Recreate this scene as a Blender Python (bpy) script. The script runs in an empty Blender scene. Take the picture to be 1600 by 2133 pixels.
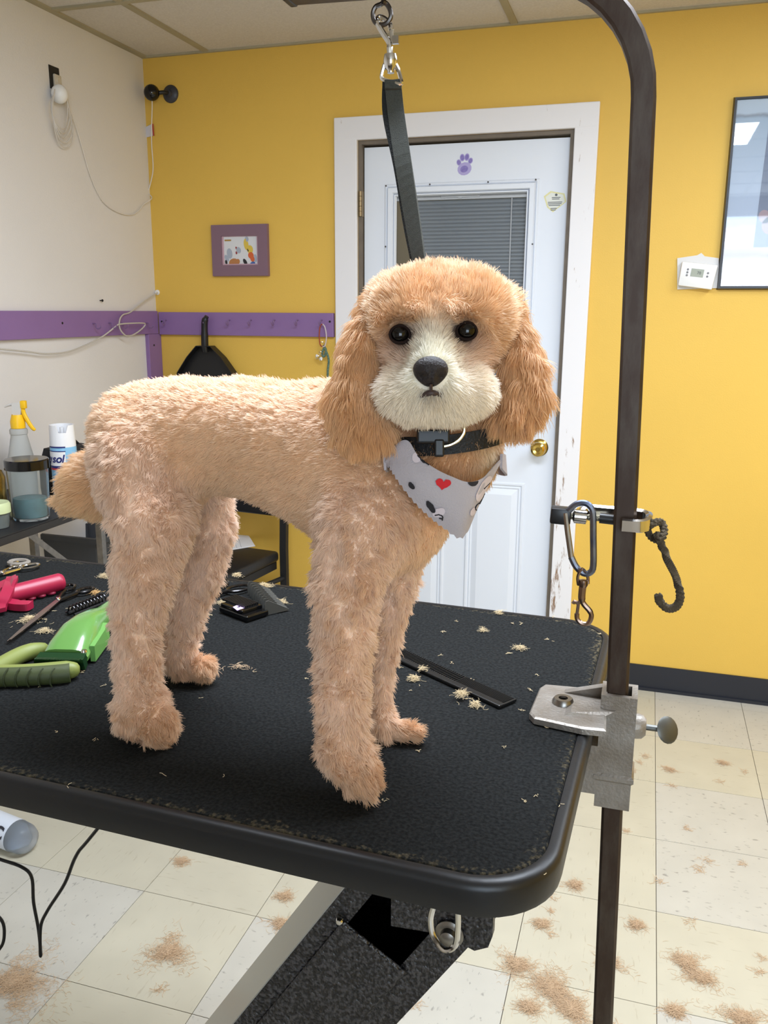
import bpy, bmesh, math, random
import numpy as np
from mathutils import Vector, Matrix, Euler
random.seed(3); np.random.seed(3)
C = bpy.context.scene.collection
SC = bpy.context.scene

# ------------------------------------------------------------------ camera
FPX, YAW, PITCH, ROLL = 1780.48, -0.296096, 0.231598, 0.00531971
CAM = Vector((1.412021, -1.600436, 1.410123))
FW = Vector((math.sin(YAW)*math.cos(PITCH), math.cos(YAW)*math.cos(PITCH), -math.sin(PITCH)))
R0 = Vector((math.cos(YAW), -math.sin(YAW), 0)); U0 = R0.cross(FW)
RT = R0*math.cos(ROLL) + U0*math.sin(ROLL)
UP = -R0*math.sin(ROLL) + U0*math.cos(ROLL)
cd = bpy.data.cameras.new('camera'); cam = bpy.data.objects.new('camera', cd); C.objects.link(cam)
m = Matrix((RT, UP, -FW)).transposed().to_4x4(); m.translation = CAM; cam.matrix_world = m
cd.sensor_fit = 'HORIZONTAL'; cd.sensor_width = 36.0; cd.lens = 36.0*FPX/1600.0
cd.clip_start = 0.02
SC.camera = cam

# ------------------------------------------------------------------ light and exposure
w = bpy.data.worlds.new('world'); SC.world = w; w.use_nodes = True
w.node_tree.nodes['Background'].inputs[0].default_value = (0.75, 0.85, 1.0, 1)
w.node_tree.nodes['Background'].inputs[1].default_value = 0.3
SC.view_settings.view_transform = 'Standard'; SC.view_settings.look = 'None'
SC.view_settings.gamma = 1.0; SC.view_settings.use_curve_mapping = False
SC.view_settings.exposure = 0.60
SC.cycles.use_denoising = True
SC.cycles.max_bounces = 8; SC.cycles.diffuse_bounces = 4; SC.cycles.transparent_max_bounces = 12
def area(name, loc, rot, sx, sy, power, col):
    l = bpy.data.lights.new(name, 'AREA'); l.shape = 'RECTANGLE'; l.size = sx; l.size_y = sy
    l.energy = power; l.color = col
    o = bpy.data.objects.new(name, l); C.objects.link(o); o.location = loc; o.rotation_euler = rot
    return o
area('ceiling_lamp', (1.25, -0.45, 2.33), (0, 0, 0), 1.2, 0.6, 38, (0.88, 0.97, 1.10))
area('ceiling_lamp', (2.45, 0.35, 2.33), (0, 0, 0), 0.6, 1.2, 20, (0.86, 0.97, 1.10))
area('window_daylight', (2.35, -3.40, 1.55), (math.radians(90), 0, 0), 1.5, 1.3, 25, (0.72, 0.90, 1.08))

area('corridor_fill', (0.9, 2.15, 2.3), (0, 0, 0), .5, .3, 5, (1.0, 0.96, 0.86))  # unseen fill light, added to lift the dark view through the door glass

# ------------------------------------------------------------------ helpers
def at(px, py, dep):            # the point seen at a photo pixel, that far along the view axis
    return CAM + (FW + RT*((px-800)/FPX) - UP*((py-1066.5)/FPX))*dep
def on(px, py, ax, val):        # where the sight line of a photo pixel meets a wall, floor or table plane
    d = FW + RT*((px-800)/FPX) - UP*((py-1066.5)/FPX)
    return CAM + d*((val-CAM[ax])/d[ax])
def lin(c):
    return tuple(((v/255)/12.92 if v/255 <= .04045 else ((v/255+.055)/1.055)**2.4) for v in c)
MATS = {}
def mat(name, col, rough=.6, metal=0, spec=.5, bump=0, bscale=60, var=0, vscale=8, col2=None, coat=0, trans=0, ior=1.45, emit=0, stretch=None, alpha=1):
    if name in MATS: return MATS[name]
    M = bpy.data.materials.new(name); M.use_nodes = True; N = M.node_tree.nodes; L = M.node_tree.links
    b = N['Principled BSDF']; c = lin(col)+(1,)
    b.inputs['Base Color'].default_value = c; b.inputs['Roughness'].default_value = rough
    b.inputs['Metallic'].default_value = metal; b.inputs['Specular IOR Level'].default_value = spec
    b.inputs['Coat Weight'].default_value = coat; b.inputs['Transmission Weight'].default_value = trans
    b.inputs['IOR'].default_value = ior; b.inputs['Alpha'].default_value = alpha
    if emit: b.inputs['Emission Color'].default_value = c; b.inputs['Emission Strength'].default_value = emit
    if var or bump:
        tc = N.new('ShaderNodeTexCoord'); src = tc.outputs['Object']
        if stretch:
            mp = N.new('ShaderNodeMapping'); mp.inputs['Scale'].default_value = stretch; L.new(src, mp.inputs[0]); src = mp.outputs[0]
    if var:
        n = N.new('ShaderNodeTexNoise'); n.inputs['Scale'].default_value = vscale; n.inputs['Detail'].default_value = 5
        L.new(src, n.inputs['Vector'])
        r = N.new('ShaderNodeValToRGB'); r.color_ramp.elements[0].position = .5-.28*1; r.color_ramp.elements[1].position = .5+.28
        k = lin(col2) if col2 else tuple(v*(1-var) for v in c[:3])
        r.color_ramp.elements[0].color = tuple(k)+(1,); r.color_ramp.elements[1].color = c
        L.new(n.outputs['Fac'], r.inputs[0]); L.new(r.outputs[0], b.inputs['Base Color'])
    if bump:
        n2 = N.new('ShaderNodeTexNoise'); n2.inputs['Scale'].default_value = bscale; n2.inputs['Detail'].default_value = 3
        L.new(src, n2.inputs['Vector'])
        bp = N.new('ShaderNodeBump'); bp.inputs['Strength'].default_value = bump; bp.inputs['Distance'].default_value = .002
        L.new(n2.outputs['Fac'], bp.inputs['Height']); L.new(bp.outputs[0], b.inputs['Normal'])
    MATS[name] = M; return M
def nodes(M): return M.node_tree.nodes, M.node_tree.links, M.node_tree.nodes['Principled BSDF']

def obj(name, bm, m, parent=None, smooth=False, kind=None):
    me = bpy.data.meshes.new(name)
    if isinstance(bm, bmesh.types.BMesh):
        bmesh.ops.recalc_face_normals(bm, faces=bm.faces)
        bm.to_mesh(me); bm.free()
    else:
        me.from_pydata(*bm)
    if smooth:
        me.polygons.foreach_set('use_smooth', [True]*len(me.polygons))
        try: me.set_sharp_from_angle(angle=math.radians(42))
        except Exception: pass
    for mm in (m if isinstance(m, (list, tuple)) else [m]): me.materials.append(mm)
    o = bpy.data.objects.new(name, me); C.objects.link(o)
    if parent is not None:
        o.parent = parent; o.matrix_parent_inverse = wm(parent).inverted()
    if kind: o['kind'] = kind
    return o
def wm(o):
    M = Matrix.LocRotScale(o.location, o.rotation_euler, o.scale)
    if o.parent: return wm(o.parent) @ o.matrix_parent_inverse @ M
    return M
def tag(o, label, cat, group=None):
    o['label'] = label; o['category'] = cat
    if group: o['group'] = group
    return o
def thing(name, label, cat, loc=(0, 0, 0), group=None):
    o = bpy.data.objects.new(name, None); C.objects.link(o); o.location = loc
    o.empty_display_size = .02
    return tag(o, label, cat, group)
def struct(o): o['kind'] = 'structure'; return o
NB = bmesh.new
def box(bm, lo, hi, M=None, bev=0):
    x = bmesh.ops.create_cube(bm, size=1)['verts']
    lo, hi = Vector(lo), Vector(hi)
    for v in x: v.co = Vector(((lo[i]+hi[i])/2 + v.co[i]*(hi[i]-lo[i]) for i in range(3)))
    if bev:
        es = list({e for v in x for e in v.link_edges})
        r = bmesh.ops.bevel(bm, geom=es, offset=bev, segments=2, affect='EDGES', profile=.5)
        x = list({v for f in r['faces'] for v in f.verts} | {v for v in x if v.is_valid})
    if M is not None:
        for v in x: v.co = M @ v.co
    return x
def frames(P, up0=None):
    n = len(P); T = []
    for i in range(n):
        t = (P[min(i+1, n-1)]-P[max(i-1, 0)]); T.append(t.normalized())
    u = up0 or (Vector((0, 0, 1)) if abs(T[0].z) < .9 else Vector((1, 0, 0)))
    out = []
    for t in T:
        u = (u - t*u.dot(t)).normalized(); out.append((t, u, t.cross(u)))
    return out
def spl(P, k=6, closed=False):
    P = [Vector(p) for p in P]; out = []; n = len(P)
    for i in range(n if closed else n-1):
        g = (lambda j: P[j % n]) if closed else (lambda j: P[max(0, min(n-1, j))])
        a, b, c, d = g(i-1), g(i), g(i+1), g(i+2)
        for s in range(k):
            t = s/k
            out.append(.5*((2*b)+(c-a)*t+(2*a-5*b+4*c-d)*t*t+(3*b-a-3*c+d)*t**3))
    if not closed: out.append(P[-1])
    return out
def tube(bm, P, r, n=8, closed=False, cap=True, sq=None, up0=None):
    P = [Vector(p) for p in P]; rings = []
    if closed:
        m_ = len(P); fr = []; u = up0 or Vector((0.31, .2, 1)).normalized()
        for i in range(m_):
            t = (P[(i+1) % m_]-P[i-1]).normalized(); u = (u-t*u.dot(t)).normalized(); fr.append((t, u, t.cross(u)))
    else: fr = frames(P, up0)
    for i, p in enumerate(P):
        rr = r[i] if isinstance(r, (list, tuple)) else r; t, u, v = fr[i]; ring = []
        if sq: # section given as list of (a, b)
            for a, b in sq: ring.append(bm.verts.new(p+u*a+v*b))
        else:
            for k in range(n):
                a = 2*math.pi*k/n; ring.append(bm.verts.new(p+u*math.cos(a)*rr+v*math.sin(a)*rr))
        rings.append(ring)
    K = len(rings[0])
    for i in range(len(rings) if closed else len(rings)-1):
        A, B = rings[i], rings[(i+1) % len(rings)]
        off = 0
        if closed and i == len(rings)-1:
            off = min(range(K), key=lambda o: (A[0].co-B[o].co).length)
        for k in range(K):
            bm.faces.new((A[k], A[(k+1) % K], B[(k+1+off) % K], B[(k+off) % K]))
    if cap and not closed:
        bm.faces.new(rings[0][::-1]); bm.faces.new(rings[-1])
    return bm
def lathe(bm, prof, o=(0, 0, 0), ax=(0, 0, 1), n=20):
    ax = Vector(ax).normalized(); o = Vector(o)
    u = ax.orthogonal().normalized(); v = ax.cross(u); rings = []
    for r, h in prof:
        if r < 1e-6: rings.append([bm.verts.new(o+ax*h)]); continue
        rings.append([bm.verts.new(o+ax*h+(u*math.cos(2*math.pi*k/n)+v*math.sin(2*math.pi*k/n))*r) for k in range(n)])
    for A, B in zip(rings, rings[1:]):
        for k in range(n):
            if len(A) == 1 and len(B) == 1: continue
            if len(A) == 1: bm.faces.new((A[0], B[k], B[(k+1) % n]))
            elif len(B) == 1: bm.faces.new((A[k], A[(k+1) % n], B[0]))
            else: bm.faces.new((A[k], A[(k+1) % n], B[(k+1) % n], B[k]))
    return bm
def prism(bm, poly, dvec):      # poly: 3-D points; extruded by dvec
    a = [bm.verts.new(Vector(p)) for p in poly]; d = Vector(dvec); b = [bm.verts.new(v.co+d) for v in a]
    bm.faces.new(a[::-1]); bm.faces.new(b); n = len(a)
    for i in range(n): bm.faces.new((a[i], a[(i+1) % n], b[(i+1) % n], b[i]))
    return bm
def ball(bm, c, r, M=None, seg=16):
    if not isinstance(r, (tuple, list)): r = (r, r, r)
    x = bmesh.ops.create_uvsphere(bm, u_segments=seg, v_segments=max(6, seg*3//4), radius=1)['verts']
    for v in x:
        p = Vector((v.co[i]*r[i] for i in range(3)))
        if M is not None: p = M @ p
        v.co = p+Vector(c)
    return x
def text(name, s, size, M, m, parent=None, ext=.0004, shear=0, bold=0):
    cu = bpy.data.curves.new(name, 'FONT'); cu.body = s; cu.size = size; cu.extrude = ext; cu.shear = shear; cu.offset = bold
    cu.align_x = 'CENTER'; cu.align_y = 'CENTER'
    t = bpy.data.objects.new(name, cu); C.objects.link(t)
    me = bpy.data.meshes.new_from_object(t.evaluated_get(bpy.context.evaluated_depsgraph_get()))
    bpy.data.objects.remove(t); bpy.data.curves.remove(cu)
    me.transform(M); me.materials.clear(); me.materials.append(m); me.name = name
    o = bpy.data.objects.new(name, me); C.objects.link(o)
    if parent is not None: o.parent = parent; o.matrix_parent_inverse = wm(parent).inverted()
    return o
def basis(x, y, z, o):
    M = Matrix((Vector(x).normalized(), Vector(y).normalized(), Vector(z).normalized())).transposed().to_4x4(); M.translation = Vector(o); return M
def pset(o, **k):
    for a, b in k.items(): o[a] = b
    return o

# ------------------------------------------------------------------ materials
def wear_mat(name, base, under, lo, hi, scale=(14, 14, 5), rough=.5, zfade=None):
    M = mat(name, base, rough); N, L, b = nodes(M)
    tc = N.new('ShaderNodeTexCoord'); mp = N.new('ShaderNodeMapping'); mp.inputs['Scale'].default_value = scale
    L.new(tc.outputs['Object'], mp.inputs[0])
    n = N.new('ShaderNodeTexNoise'); n.inputs['Scale'].default_value = 1; n.inputs['Detail'].default_value = 8; n.inputs['Roughness'].default_value = .68
    L.new(mp.outputs[0], n.inputs[0]); fac = n.outputs['Fac']
    if zfade:
        s = N.new('ShaderNodeSeparateXYZ'); L.new(tc.outputs['Object'], s.inputs[0])
        mr = N.new('ShaderNodeMapRange'); mr.inputs[1].default_value = zfade[0]; mr.inputs[2].default_value = zfade[1]
        mr.inputs[3].default_value = zfade[2]; mr.inputs[4].default_value = 0; L.new(s.outputs[2], mr.inputs[0])
        ad = N.new('ShaderNodeMath'); ad.operation = 'ADD'; L.new(fac, ad.inputs[0]); L.new(mr.outputs[0], ad.inputs[1]); fac = ad.outputs[0]
    r = N.new('ShaderNodeValToRGB'); r.color_ramp.elements[0].position = lo; r.color_ramp.elements[1].position = hi
    r.color_ramp.elements[0].color = lin(base)+(1,); r.color_ramp.elements[1].color = lin(under)+(1,)
    L.new(fac, r.inputs[0]); L.new(r.outputs[0], b.inputs['Base Color']); return M
YEL = mat('yellow_paint', (226, 184, 82), .55, bump=.25, bscale=220, var=.06, vscale=3)
WHT = mat('white_wall_paint', (222, 218, 215), .6, bump=.2, bscale=180, var=.05, vscale=3)
PUR = mat('purple_paint', (138, 106, 156), .45, var=.06, vscale=10)
PLUM = mat('plum_frame', (126, 98, 112), .5)
BLK = mat('black_plastic', (22, 22, 24), .38)
BLKM = mat('black_matte', (20, 20, 22), .6)
GBLK = mat('gloss_black', (12, 12, 13), .12)
CHR = mat('chrome', (205, 203, 200), .12, 1)
STEEL = mat('worn_steel', (150, 146, 140), .32, 1, var=.35, vscale=60)
DSTEEL = mat('dark_steel', (96, 90, 86), .35, 1, var=.4, vscale=50)
BRASS = mat('brass', (206, 176, 96), .2, 1)
DOORW = mat('door_white', (226, 231, 240), .4)
GLASS = bpy.data.materials.new('pane_glass'); GLASS.use_nodes = True; N = GLASS.node_tree.nodes; L = GLASS.node_tree.links   # thin pane: clear with a mirror reflection that grows at grazing angles
g_ = N.new('ShaderNodeBsdfGlossy'); g_.inputs['Roughness'].default_value = .02; t_ = N.new('ShaderNodeBsdfTransparent'); f_ = N.new('ShaderNodeFresnel'); f_.inputs[0].default_value = 1.6
m_ = N.new('ShaderNodeMixShader'); L.new(f_.outputs[0], m_.inputs[0]); L.new(t_.outputs[0], m_.inputs[1]); L.new(g_.outputs[0], m_.inputs[2]); L.new(m_.outputs[0], N['Material Output'].inputs[0])
WPL = mat('white_plastic', (232, 231, 229), .35)

# ------------------------------------------------------------------ room
XL, YB, ZC = -.555, 1.60, 2.36
XR, YF = 3.4, -3.5
DX0, DX1, DZ1 = .328, 1.112, 2.018
tile_a = mat('floor_tile_mottled', (214, 209, 196), .38); tile_b = mat('floor_tile_beige', (216, 208, 186), .38)
for M, st, dk, th in ((tile_a, (95, 42, 1), (150, 146, 138), .66), (tile_b, (22, 120, 1), (176, 168, 148), .66)):
    N, L, b = nodes(M); tc = N.new('ShaderNodeTexCoord'); oi = N.new('ShaderNodeObjectInfo')
    rot = N.new('ShaderNodeVectorRotate'); rot.rotation_type = 'Z_AXIS'
    mu = N.new('ShaderNodeMath'); mu.operation = 'MULTIPLY'; mu.inputs[1].default_value = 2; L.new(oi.outputs['Random'], mu.inputs[0])
    fl = N.new('ShaderNodeMath'); fl.operation = 'ROUND'; L.new(mu.outputs[0], fl.inputs[0])
    m2 = N.new('ShaderNodeMath'); m2.operation = 'MULTIPLY'; m2.inputs[1].default_value = math.pi/2; L.new(fl.outputs[0], m2.inputs[0])
    L.new(tc.outputs['Object'], rot.inputs[0]); L.new(m2.outputs[0], rot.inputs['Angle'])
    ad = N.new('ShaderNodeVectorMath'); ad.operation = 'ADD'; L.new(rot.outputs[0], ad.inputs[0])
    sc = N.new('ShaderNodeVectorMath'); sc.operation = 'SCALE'; sc.inputs[0].default_value = (7, 13, 0); L.new(oi.outputs['Random'], sc.inputs['Scale'])
    L.new(sc.outputs[0], ad.inputs[1])
    mp = N.new('ShaderNodeMapping'); mp.inputs['Scale'].default_value = st; L.new(ad.outputs[0], mp.inputs[0])
    n = N.new('ShaderNodeTexNoise'); n.inputs['Scale'].default_value = 1; n.inputs['Detail'].default_value = 3; L.new(mp.outputs[0], n.inputs[0])
    r = N.new('ShaderNodeValToRGB'); r.color_ramp.elements[0].position = th-.04; r.color_ramp.elements[1].position = th+.06
    base = lin((188, 184, 173) if M is tile_a else (190, 184, 165))
    r.color_ramp.elements[0].color = base+(1,); r.color_ramp.elements[1].color = lin(dk)+(1,)
    L.new(n.outputs['Fac'], r.inputs[0])
    n3 = N.new('ShaderNodeTexNoise'); n3.inputs['Scale'].default_value = 9; L.new(ad.outputs[0], n3.inputs[0])
    hs = N.new('ShaderNodeHueSaturation'); mr = N.new('ShaderNodeMapRange'); mr.inputs[3].default_value = .9; mr.inputs[4].default_value = 1.08
    L.new(n3.outputs['Fac'], mr.inputs[0]); L.new(mr.outputs[0], hs.inputs['Value']); L.new(r.outputs[0], hs.inputs['Color'])
    L.new(hs.outputs[0], b.inputs['Base Color'])
bm = NB(); box(bm, (XL-.2, YF-.2, -.12), (XR+.2, YB+.2, -.0035))
floor = struct(obj('floor', bm, mat('floor_joint', (70, 60, 48), .8)))
T = .3048
def tile_mesh(mm, name):
    b_ = NB(); box(b_, (-T/2+.0008, -T/2+.0008, -.0035), (T/2-.0008, T/2-.0008, 0))
    me = bpy.data.meshes.new(name); b_.to_mesh(me); b_.free(); me.materials.append(mm); return me
TA, TB = tile_mesh(tile_a, 'tile'), tile_mesh(tile_b, 'tile')
for i in range(-2, 11):
    for j in range(-8, 6):
        x, y = (i+.5)*T, (j+.5)*T
        if x+T/2 > XR or y-T/2 > YB: continue
        o = bpy.data.objects.new('tile', TA if (i*3+j*5+(i*j)) % 3 else TB); C.objects.link(o)
        if y+T/2 > YB+.01 or x-T/2 < XL-.02:
            x0, x1 = max(x-T/2, XL), x+T/2; y0, y1 = y-T/2, min(y+T/2, YB)
            o.scale = ((x1-x0)/T, (y1-y0)/T, 1); x, y = (x0+x1)/2, (y0+y1)/2
        o.location = (x, y, 0); o.parent = floor

bm = NB()
box(bm, (XL-.15, YB, 0), (DX0, YB+.12, ZC+.1)); box(bm, (DX1, YB, 0), (XR+.15, YB+.12, ZC+.1)); box(bm, (DX0, YB, DZ1), (DX1, YB+.12, ZC+.1))
struct(obj('wall_back', bm, YEL))
bm = NB(); box(bm, (XL-.15, YF-.15, 0), (XL, YB, ZC+.1)); struct(obj('wall_left', bm, WHT))
bm = NB(); box(bm, (XR, YF-.15, 0), (XR+.15, YB, ZC+.1)); struct(obj('wall_right', bm, YEL))
WX0, WX1, WZ0, WZ1 = 1.6, 3.1, .9, 2.2
bm = NB(); box(bm, (XL, YF-.15, 0), (WX0, YF, ZC+.1)); box(bm, (WX1, YF-.15, 0), (XR, YF, ZC+.1))
box(bm, (WX0, YF-.15, 0), (WX1, YF, WZ0)); box(bm, (WX0, YF-.15, WZ1), (WX1, YF, ZC+.1)); struct(obj('wall_rear', bm, WHT))
bm = NB()
for a, b_ in (((WX0-.06, YF, WZ0-.06), (WX1+.06, YF+.02, WZ0)), ((WX0-.06, YF, WZ1), (WX1+.06, YF+.02, WZ1+.06)), ((WX0-.06, YF, WZ0), (WX0, YF+.02, WZ1)),
              ((WX1, YF, WZ0), (WX1+.06, YF+.02, WZ1)), ((WX0, YF-.1, 1.53), (WX1, YF-.06, 1.58)), ((2.33, YF-.1, WZ0), (2.37, YF-.06, WZ1))): box(bm, a, b_)
win = struct(obj('window_1', bm, WPL))
bm = NB(); box(bm, (WX0, YF-.13, WZ0), (WX1, YF-.12, WZ1)); obj('pane', bm, mat('daylight_pane', (225, 236, 255), .5, emit=1.2), win)
# skirting along the yellow wall
bm = NB(); box(bm, (1.196, YB-.006, 0), (XR, YB, .100)); box(bm, (1.196, YB-.014, 0), (XR, YB-.006, .012))
struct(obj('baseboard_back', bm, mat('black_vinyl', (34, 36, 44), .35)))
bm = NB(); box(bm, (XL, YB-.006, 0), (.236, YB, .1)); struct(obj('baseboard_left', bm, MATS['black_vinyl']))

# suspended ceiling
cm = mat('ceiling_panel', (214, 208, 200), .9, bump=.4, bscale=120, var=1, vscale=150, col2=(198, 191, 182))
N, L, b = nodes(cm)
gm = mat('stained_grid', (176, 166, 138), .6, var=.25, vscale=6)
bm = NB(); box(bm, (XL-.1, YF-.1, ZC+.02), (XR+.1, YB+.1, ZC+.12)); ceil = struct(obj('ceiling', bm, cm))
GX = [-.272+1.165*i/1 for i in range(-1, 4)]   # long runners
GX = [-.276, .892, 2.06, 3.23]; GY = [1.041-.61*k for k in range(0, 8)]
def bar(x0, y0, x1, y1, dz=0):
    bm = NB(); box(bm, (x0, y0, ZC-.002-dz), (x1, y1, ZC+.012-dz)); obj('grid_bar', bm, gm, ceil)
for x in GX: bar(x-.012, YF, x+.012, YB)
for y in GY: bar(XL, y-.0115, XR, y+.0115, .0006)
bar(XL, YF, XL+.024, YB, .0012); bar(XL, YB-.012, XR, YB, .0018)
xs = [XL]+GX+[XR]; ys = [YB]+GY+[YF]
for x0, x1 in zip(xs, xs[1:]):
    for y1, y0 in zip(ys, ys[1:]):
        if y1-y0 < .05: continue
        bm = NB(); box(bm, (x0+.006, y0+.006, ZC+.004), (x1-.006, y1-.006, ZC+.018)); obj('ceiling_tile', bm, cm, ceil)

# ------------------------------------------------------------------ door
CAS = wear_mat('casing_paint', (232, 230, 232), (142, 112, 88), .64, .72, (34, 34, 7), .45, zfade=(.2, 1.15, .12))
tr = struct(obj('trim_1', (lambda bm: [box(bm, (.240, YB-.018, 0), (DX0, YB, 2.096), bev=.003), box(bm, (DX1, YB-.018, 0), (1.192, YB, 2.098), bev=.003),
    box(bm, (.2405, YB-.0185, DZ1), (1.1915, YB-.0003, 2.0975), bev=.003)] and bm)(NB()), CAS))
bm = NB(); box(bm, (DX0, YB, 0), (DX0+.014, YB+.12, DZ1)); box(bm, (DX1-.014, YB, 0), (DX1, YB+.12, DZ1)); box(bm, (DX0+.014, YB, DZ1-.014), (DX1-.014, YB+.12, DZ1))
struct(obj('trim_2', bm, mat('jamb', (120, 108, 94), .6, var=.3, vscale=20)))
YD = YB+.022
def onD(px, py): p = on(px, py, 1, YD); return p
LX0, LX1, LZ0, LZ1 = onD(801, 500).x+.0, onD(1119, 500).x, .955, onD(955, 378).z
gx0, gx1, gz0, gz1 = onD(818, 500).x-.008, onD(1106, 500).x-.002, LZ0+.05, onD(955, 396).z
door = struct(bpy.data.objects.new('door_1', None)); C.objects.link(door); door.location = (.72, YD+.02, 0)
bm = NB(); d0, d1, e = DX0+.018, DX1-.016, YD+.04
box(bm, (d0, YD, .012), (LX0+.02, e, DZ1-.022)); box(bm, (LX1-.02, YD, .012), (d1, e, DZ1-.022))
box(bm, (LX0+.02, YD, .012), (LX1-.02, e, LZ0+.02)); box(bm, (LX0+.02, YD, LZ1-.02), (LX1-.02, e, DZ1-.022))
obj('door_leaf', bm, DOORW, door)
def ringframe(x0, x1, z0, z1, wd, y0, y1, bm, ch=.006):  # moulded rectangular ring
    for k, (a, yy) in enumerate(((0, y1), (ch, y0), (wd-ch, y0), (wd, y1))):
        pass
    loops = []
    for a, yy in ((0, y1), (ch, y0), (wd-ch, y0), (wd, y1)):
        loops.append([bm.verts.new((x, yy, z)) for x, z in ((x0+a, z0+a), (x1-a, z0+a), (x1-a, z1-a), (x0+a, z1-a))])
    for A, B in zip(loops, loops[1:]):
        for k in range(4): bm.faces.new((A[k], A[(k+1) % 4], B[(k+1) % 4], B[k]))
    return bm
bm = NB(); ringframe(LX0, LX1, LZ0, LZ1, .012, YD-.004, YD, bm, .004); ringframe(LX0+.012, LX1-.012, LZ0+.012, LZ1-.012, .024, YD-.012, YD-.001, bm, .004)
ringframe(LX0+.035, LX1-.035, LZ0+.035, LZ1-.035, .01, YD-.006, YD+.008, bm, .003)
lf = obj('window_frame', bm, DOORW, door)
for px, py in ((806, 388), (897, 385), (1018, 380), (1117, 375), (805, 514), (1110, 509), (1104, 652)):
    bm = NB(); p = onD(px, py); lathe(bm, [(0, .0135), (.0028, .013), (.0032, .011)], (p.x, YD, p.z), (0, -1, 0), 8)
    obj('frame_screw', bm, mat('screw_dark', (70, 66, 66), .5), lf)
bm = NB(); box(bm, (LX0+.03, YD+.012, LZ0+.03), (LX1-.03, YD+.016, LZ1-.03)); obj('glass_pane', bm, GLASS, door)
pan0 = (onD(966, 1200).x, onD(1090, 1100).x); wpan = pan0[1]-pan0[0]
mid = (DX0+DX1)/2+.002
for x0, x1 in ((pan0[0], pan0[1]), (2*mid-pan0[1], 2*mid-pan0[0])):
    z1, z0 = onD(1040, 1003).z, .19
    bm = NB(); ringframe(x0, x1, z0, z1, .016, YD-.005, YD, bm, .005); ringframe(x0+.018, x1-.018, z0+.018, z1-.018, .008, YD-.003, YD, bm, .003)
    a = .05
    vs = [[bm.verts.new((x, y, z)) for x, z in ((x0+q, z0+q), (x1-q, z0+q), (x1-q, z1-q), (x0+q, z1-q))] for q, y in ((.028, YD-.0002), (.05, YD-.008))]
    for k in range(4): bm.faces.new((vs[0][k], vs[0][(k+1) % 4], vs[1][(k+1) % 4], vs[1][k]))
    bm.faces.new(vs[1]); obj('raised_panel', bm, DOORW, door)
kp = onD(1124, 932)
bm = NB(); lathe(bm, [(0, 0), (.033, 0), (.033, .004), (.026, .010), (.012, .014), (.011, .028), (.020, .034), (.027, .046), (.026, .056), (.018, .062), (.009, .060), (.008, .058), (0, .058)], (kp.x, YD, kp.z), (0, -1, 0), 24)
obj('door_knob', bm, BRASS, door, True)
hp = on(742, 425, 1, YB)
bm = NB()
for k in range(5): lathe(bm, [(0, 0), (.006, .0005), (.006, .0172), (0, .0178)], (DX0+.010, YB-.004, hp.z-.045+.018*k), (0, 0, 1), 10)
box(bm, (DX0+.001, YB+.0, hp.z-.045), (DX0+.016, YB+.021, hp.z+.045)); obj('hinge', bm, mat('aged_brass', (150, 130, 98), .4, .8), door, True)

bt = thing('window_blind', 'closed white mini blind behind the glass of the white door', 'blind', ((gx0+gx1)/2, YD+.034, gz0))
bx0 = onD(862, 500).x
slm = mat('blind_slat', (150, 156, 160), .45)
b_ = NB(); hw = (gx1+.018-bx0)/2
vs = []
for k in range(5):
    a = (k-2)/2; vs.append([b_.verts.new((sx*hw, .0042*(1-a*a)-.0015*a, .0070*a)) for sx in (-1, 1)])
for A, B in zip(vs, vs[1:]): b_.faces.new((A[0], A[1], B[1], B[0]))
SM = bpy.data.meshes.new('slat'); b_.to_mesh(SM); b_.free(); SM.materials.append(slm)
zt = onD(955, 413).z; nsl = 0; z = zt-.008
while z > gz0-.02:
    o = bpy.data.objects.new('slat', SM); C.objects.link(o); o.location = ((bx0+gx1+.018)/2, YD+.036, z); o.parent = bt; o.matrix_parent_inverse = wm(bt).inverted(); z -= .0133
bm = NB(); box(bm, (gx0-.02, YD+.024, zt), (gx1+.02, YD+.05, gz1+.03)); hr = obj('headrail', bm, WPL, bt)
bm = NB(); q0, q1 = onD(915, 404), onD(998, 402); box(bm, (q0.x, YD+.019, q0.z-.012), (q1.x, YD+.024, q0.z+.012), bev=.003)
box(bm, ((q0.x+q1.x)/2-.006, YD+.0185, q0.z-.014), ((q0.x+q1.x)/2+.006, YD+.022, q0.z+.014)); obj('tilt_bracket', bm, WPL, hr)
bm = NB(); p, q = onD(1064, 410), onD(1057, 640); tube(bm, [(p.x, YD+.028, p.z), (q.x-.002, YD+.028, q.z-.2)], .002, 6); obj('wand', bm, WPL, bt)
bm = NB(); p, q, s = onD(1100, 560), onD(1080, 640), onD(1096, 640)
tube(bm, [(p.x-.002, YD+.028, zt-.005), (p.x-.002, YD+.028, p.z), (q.x, YD+.028, q.z), (q.x-.01, YD+.028, q.z-.2)], .0013, 5); tube(bm, [(p.x+.002, YD+.028, zt-.005), (p.x+.002, YD+.028, p.z), (s.x, YD+.028, s.z), (s.x-.01, YD+.028, s.z-.2)], .0013, 5)
obj('lift_cord', bm, WPL, bt)
bm = NB(); box(bm, (XL, YB+1.0, -.1), (XR, YB+1.05, ZC+.2)); box(bm, (XL, YB+.12, -.1), (XL+.05, YB+1., ZC+.2)); box(bm, (XL, YB+.12, ZC+.05), (XR, YB+1., ZC+.1)); box(bm, (XR-.05, YB+.12, -.1), (XR, YB+1., ZC+.2)); box(bm, (XL, YB+.12, -.1), (XR, YB+1., -.02))
struct(obj('wall_corridor', bm, mat('corridor_paint', (150, 146, 128), .7)))

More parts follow.
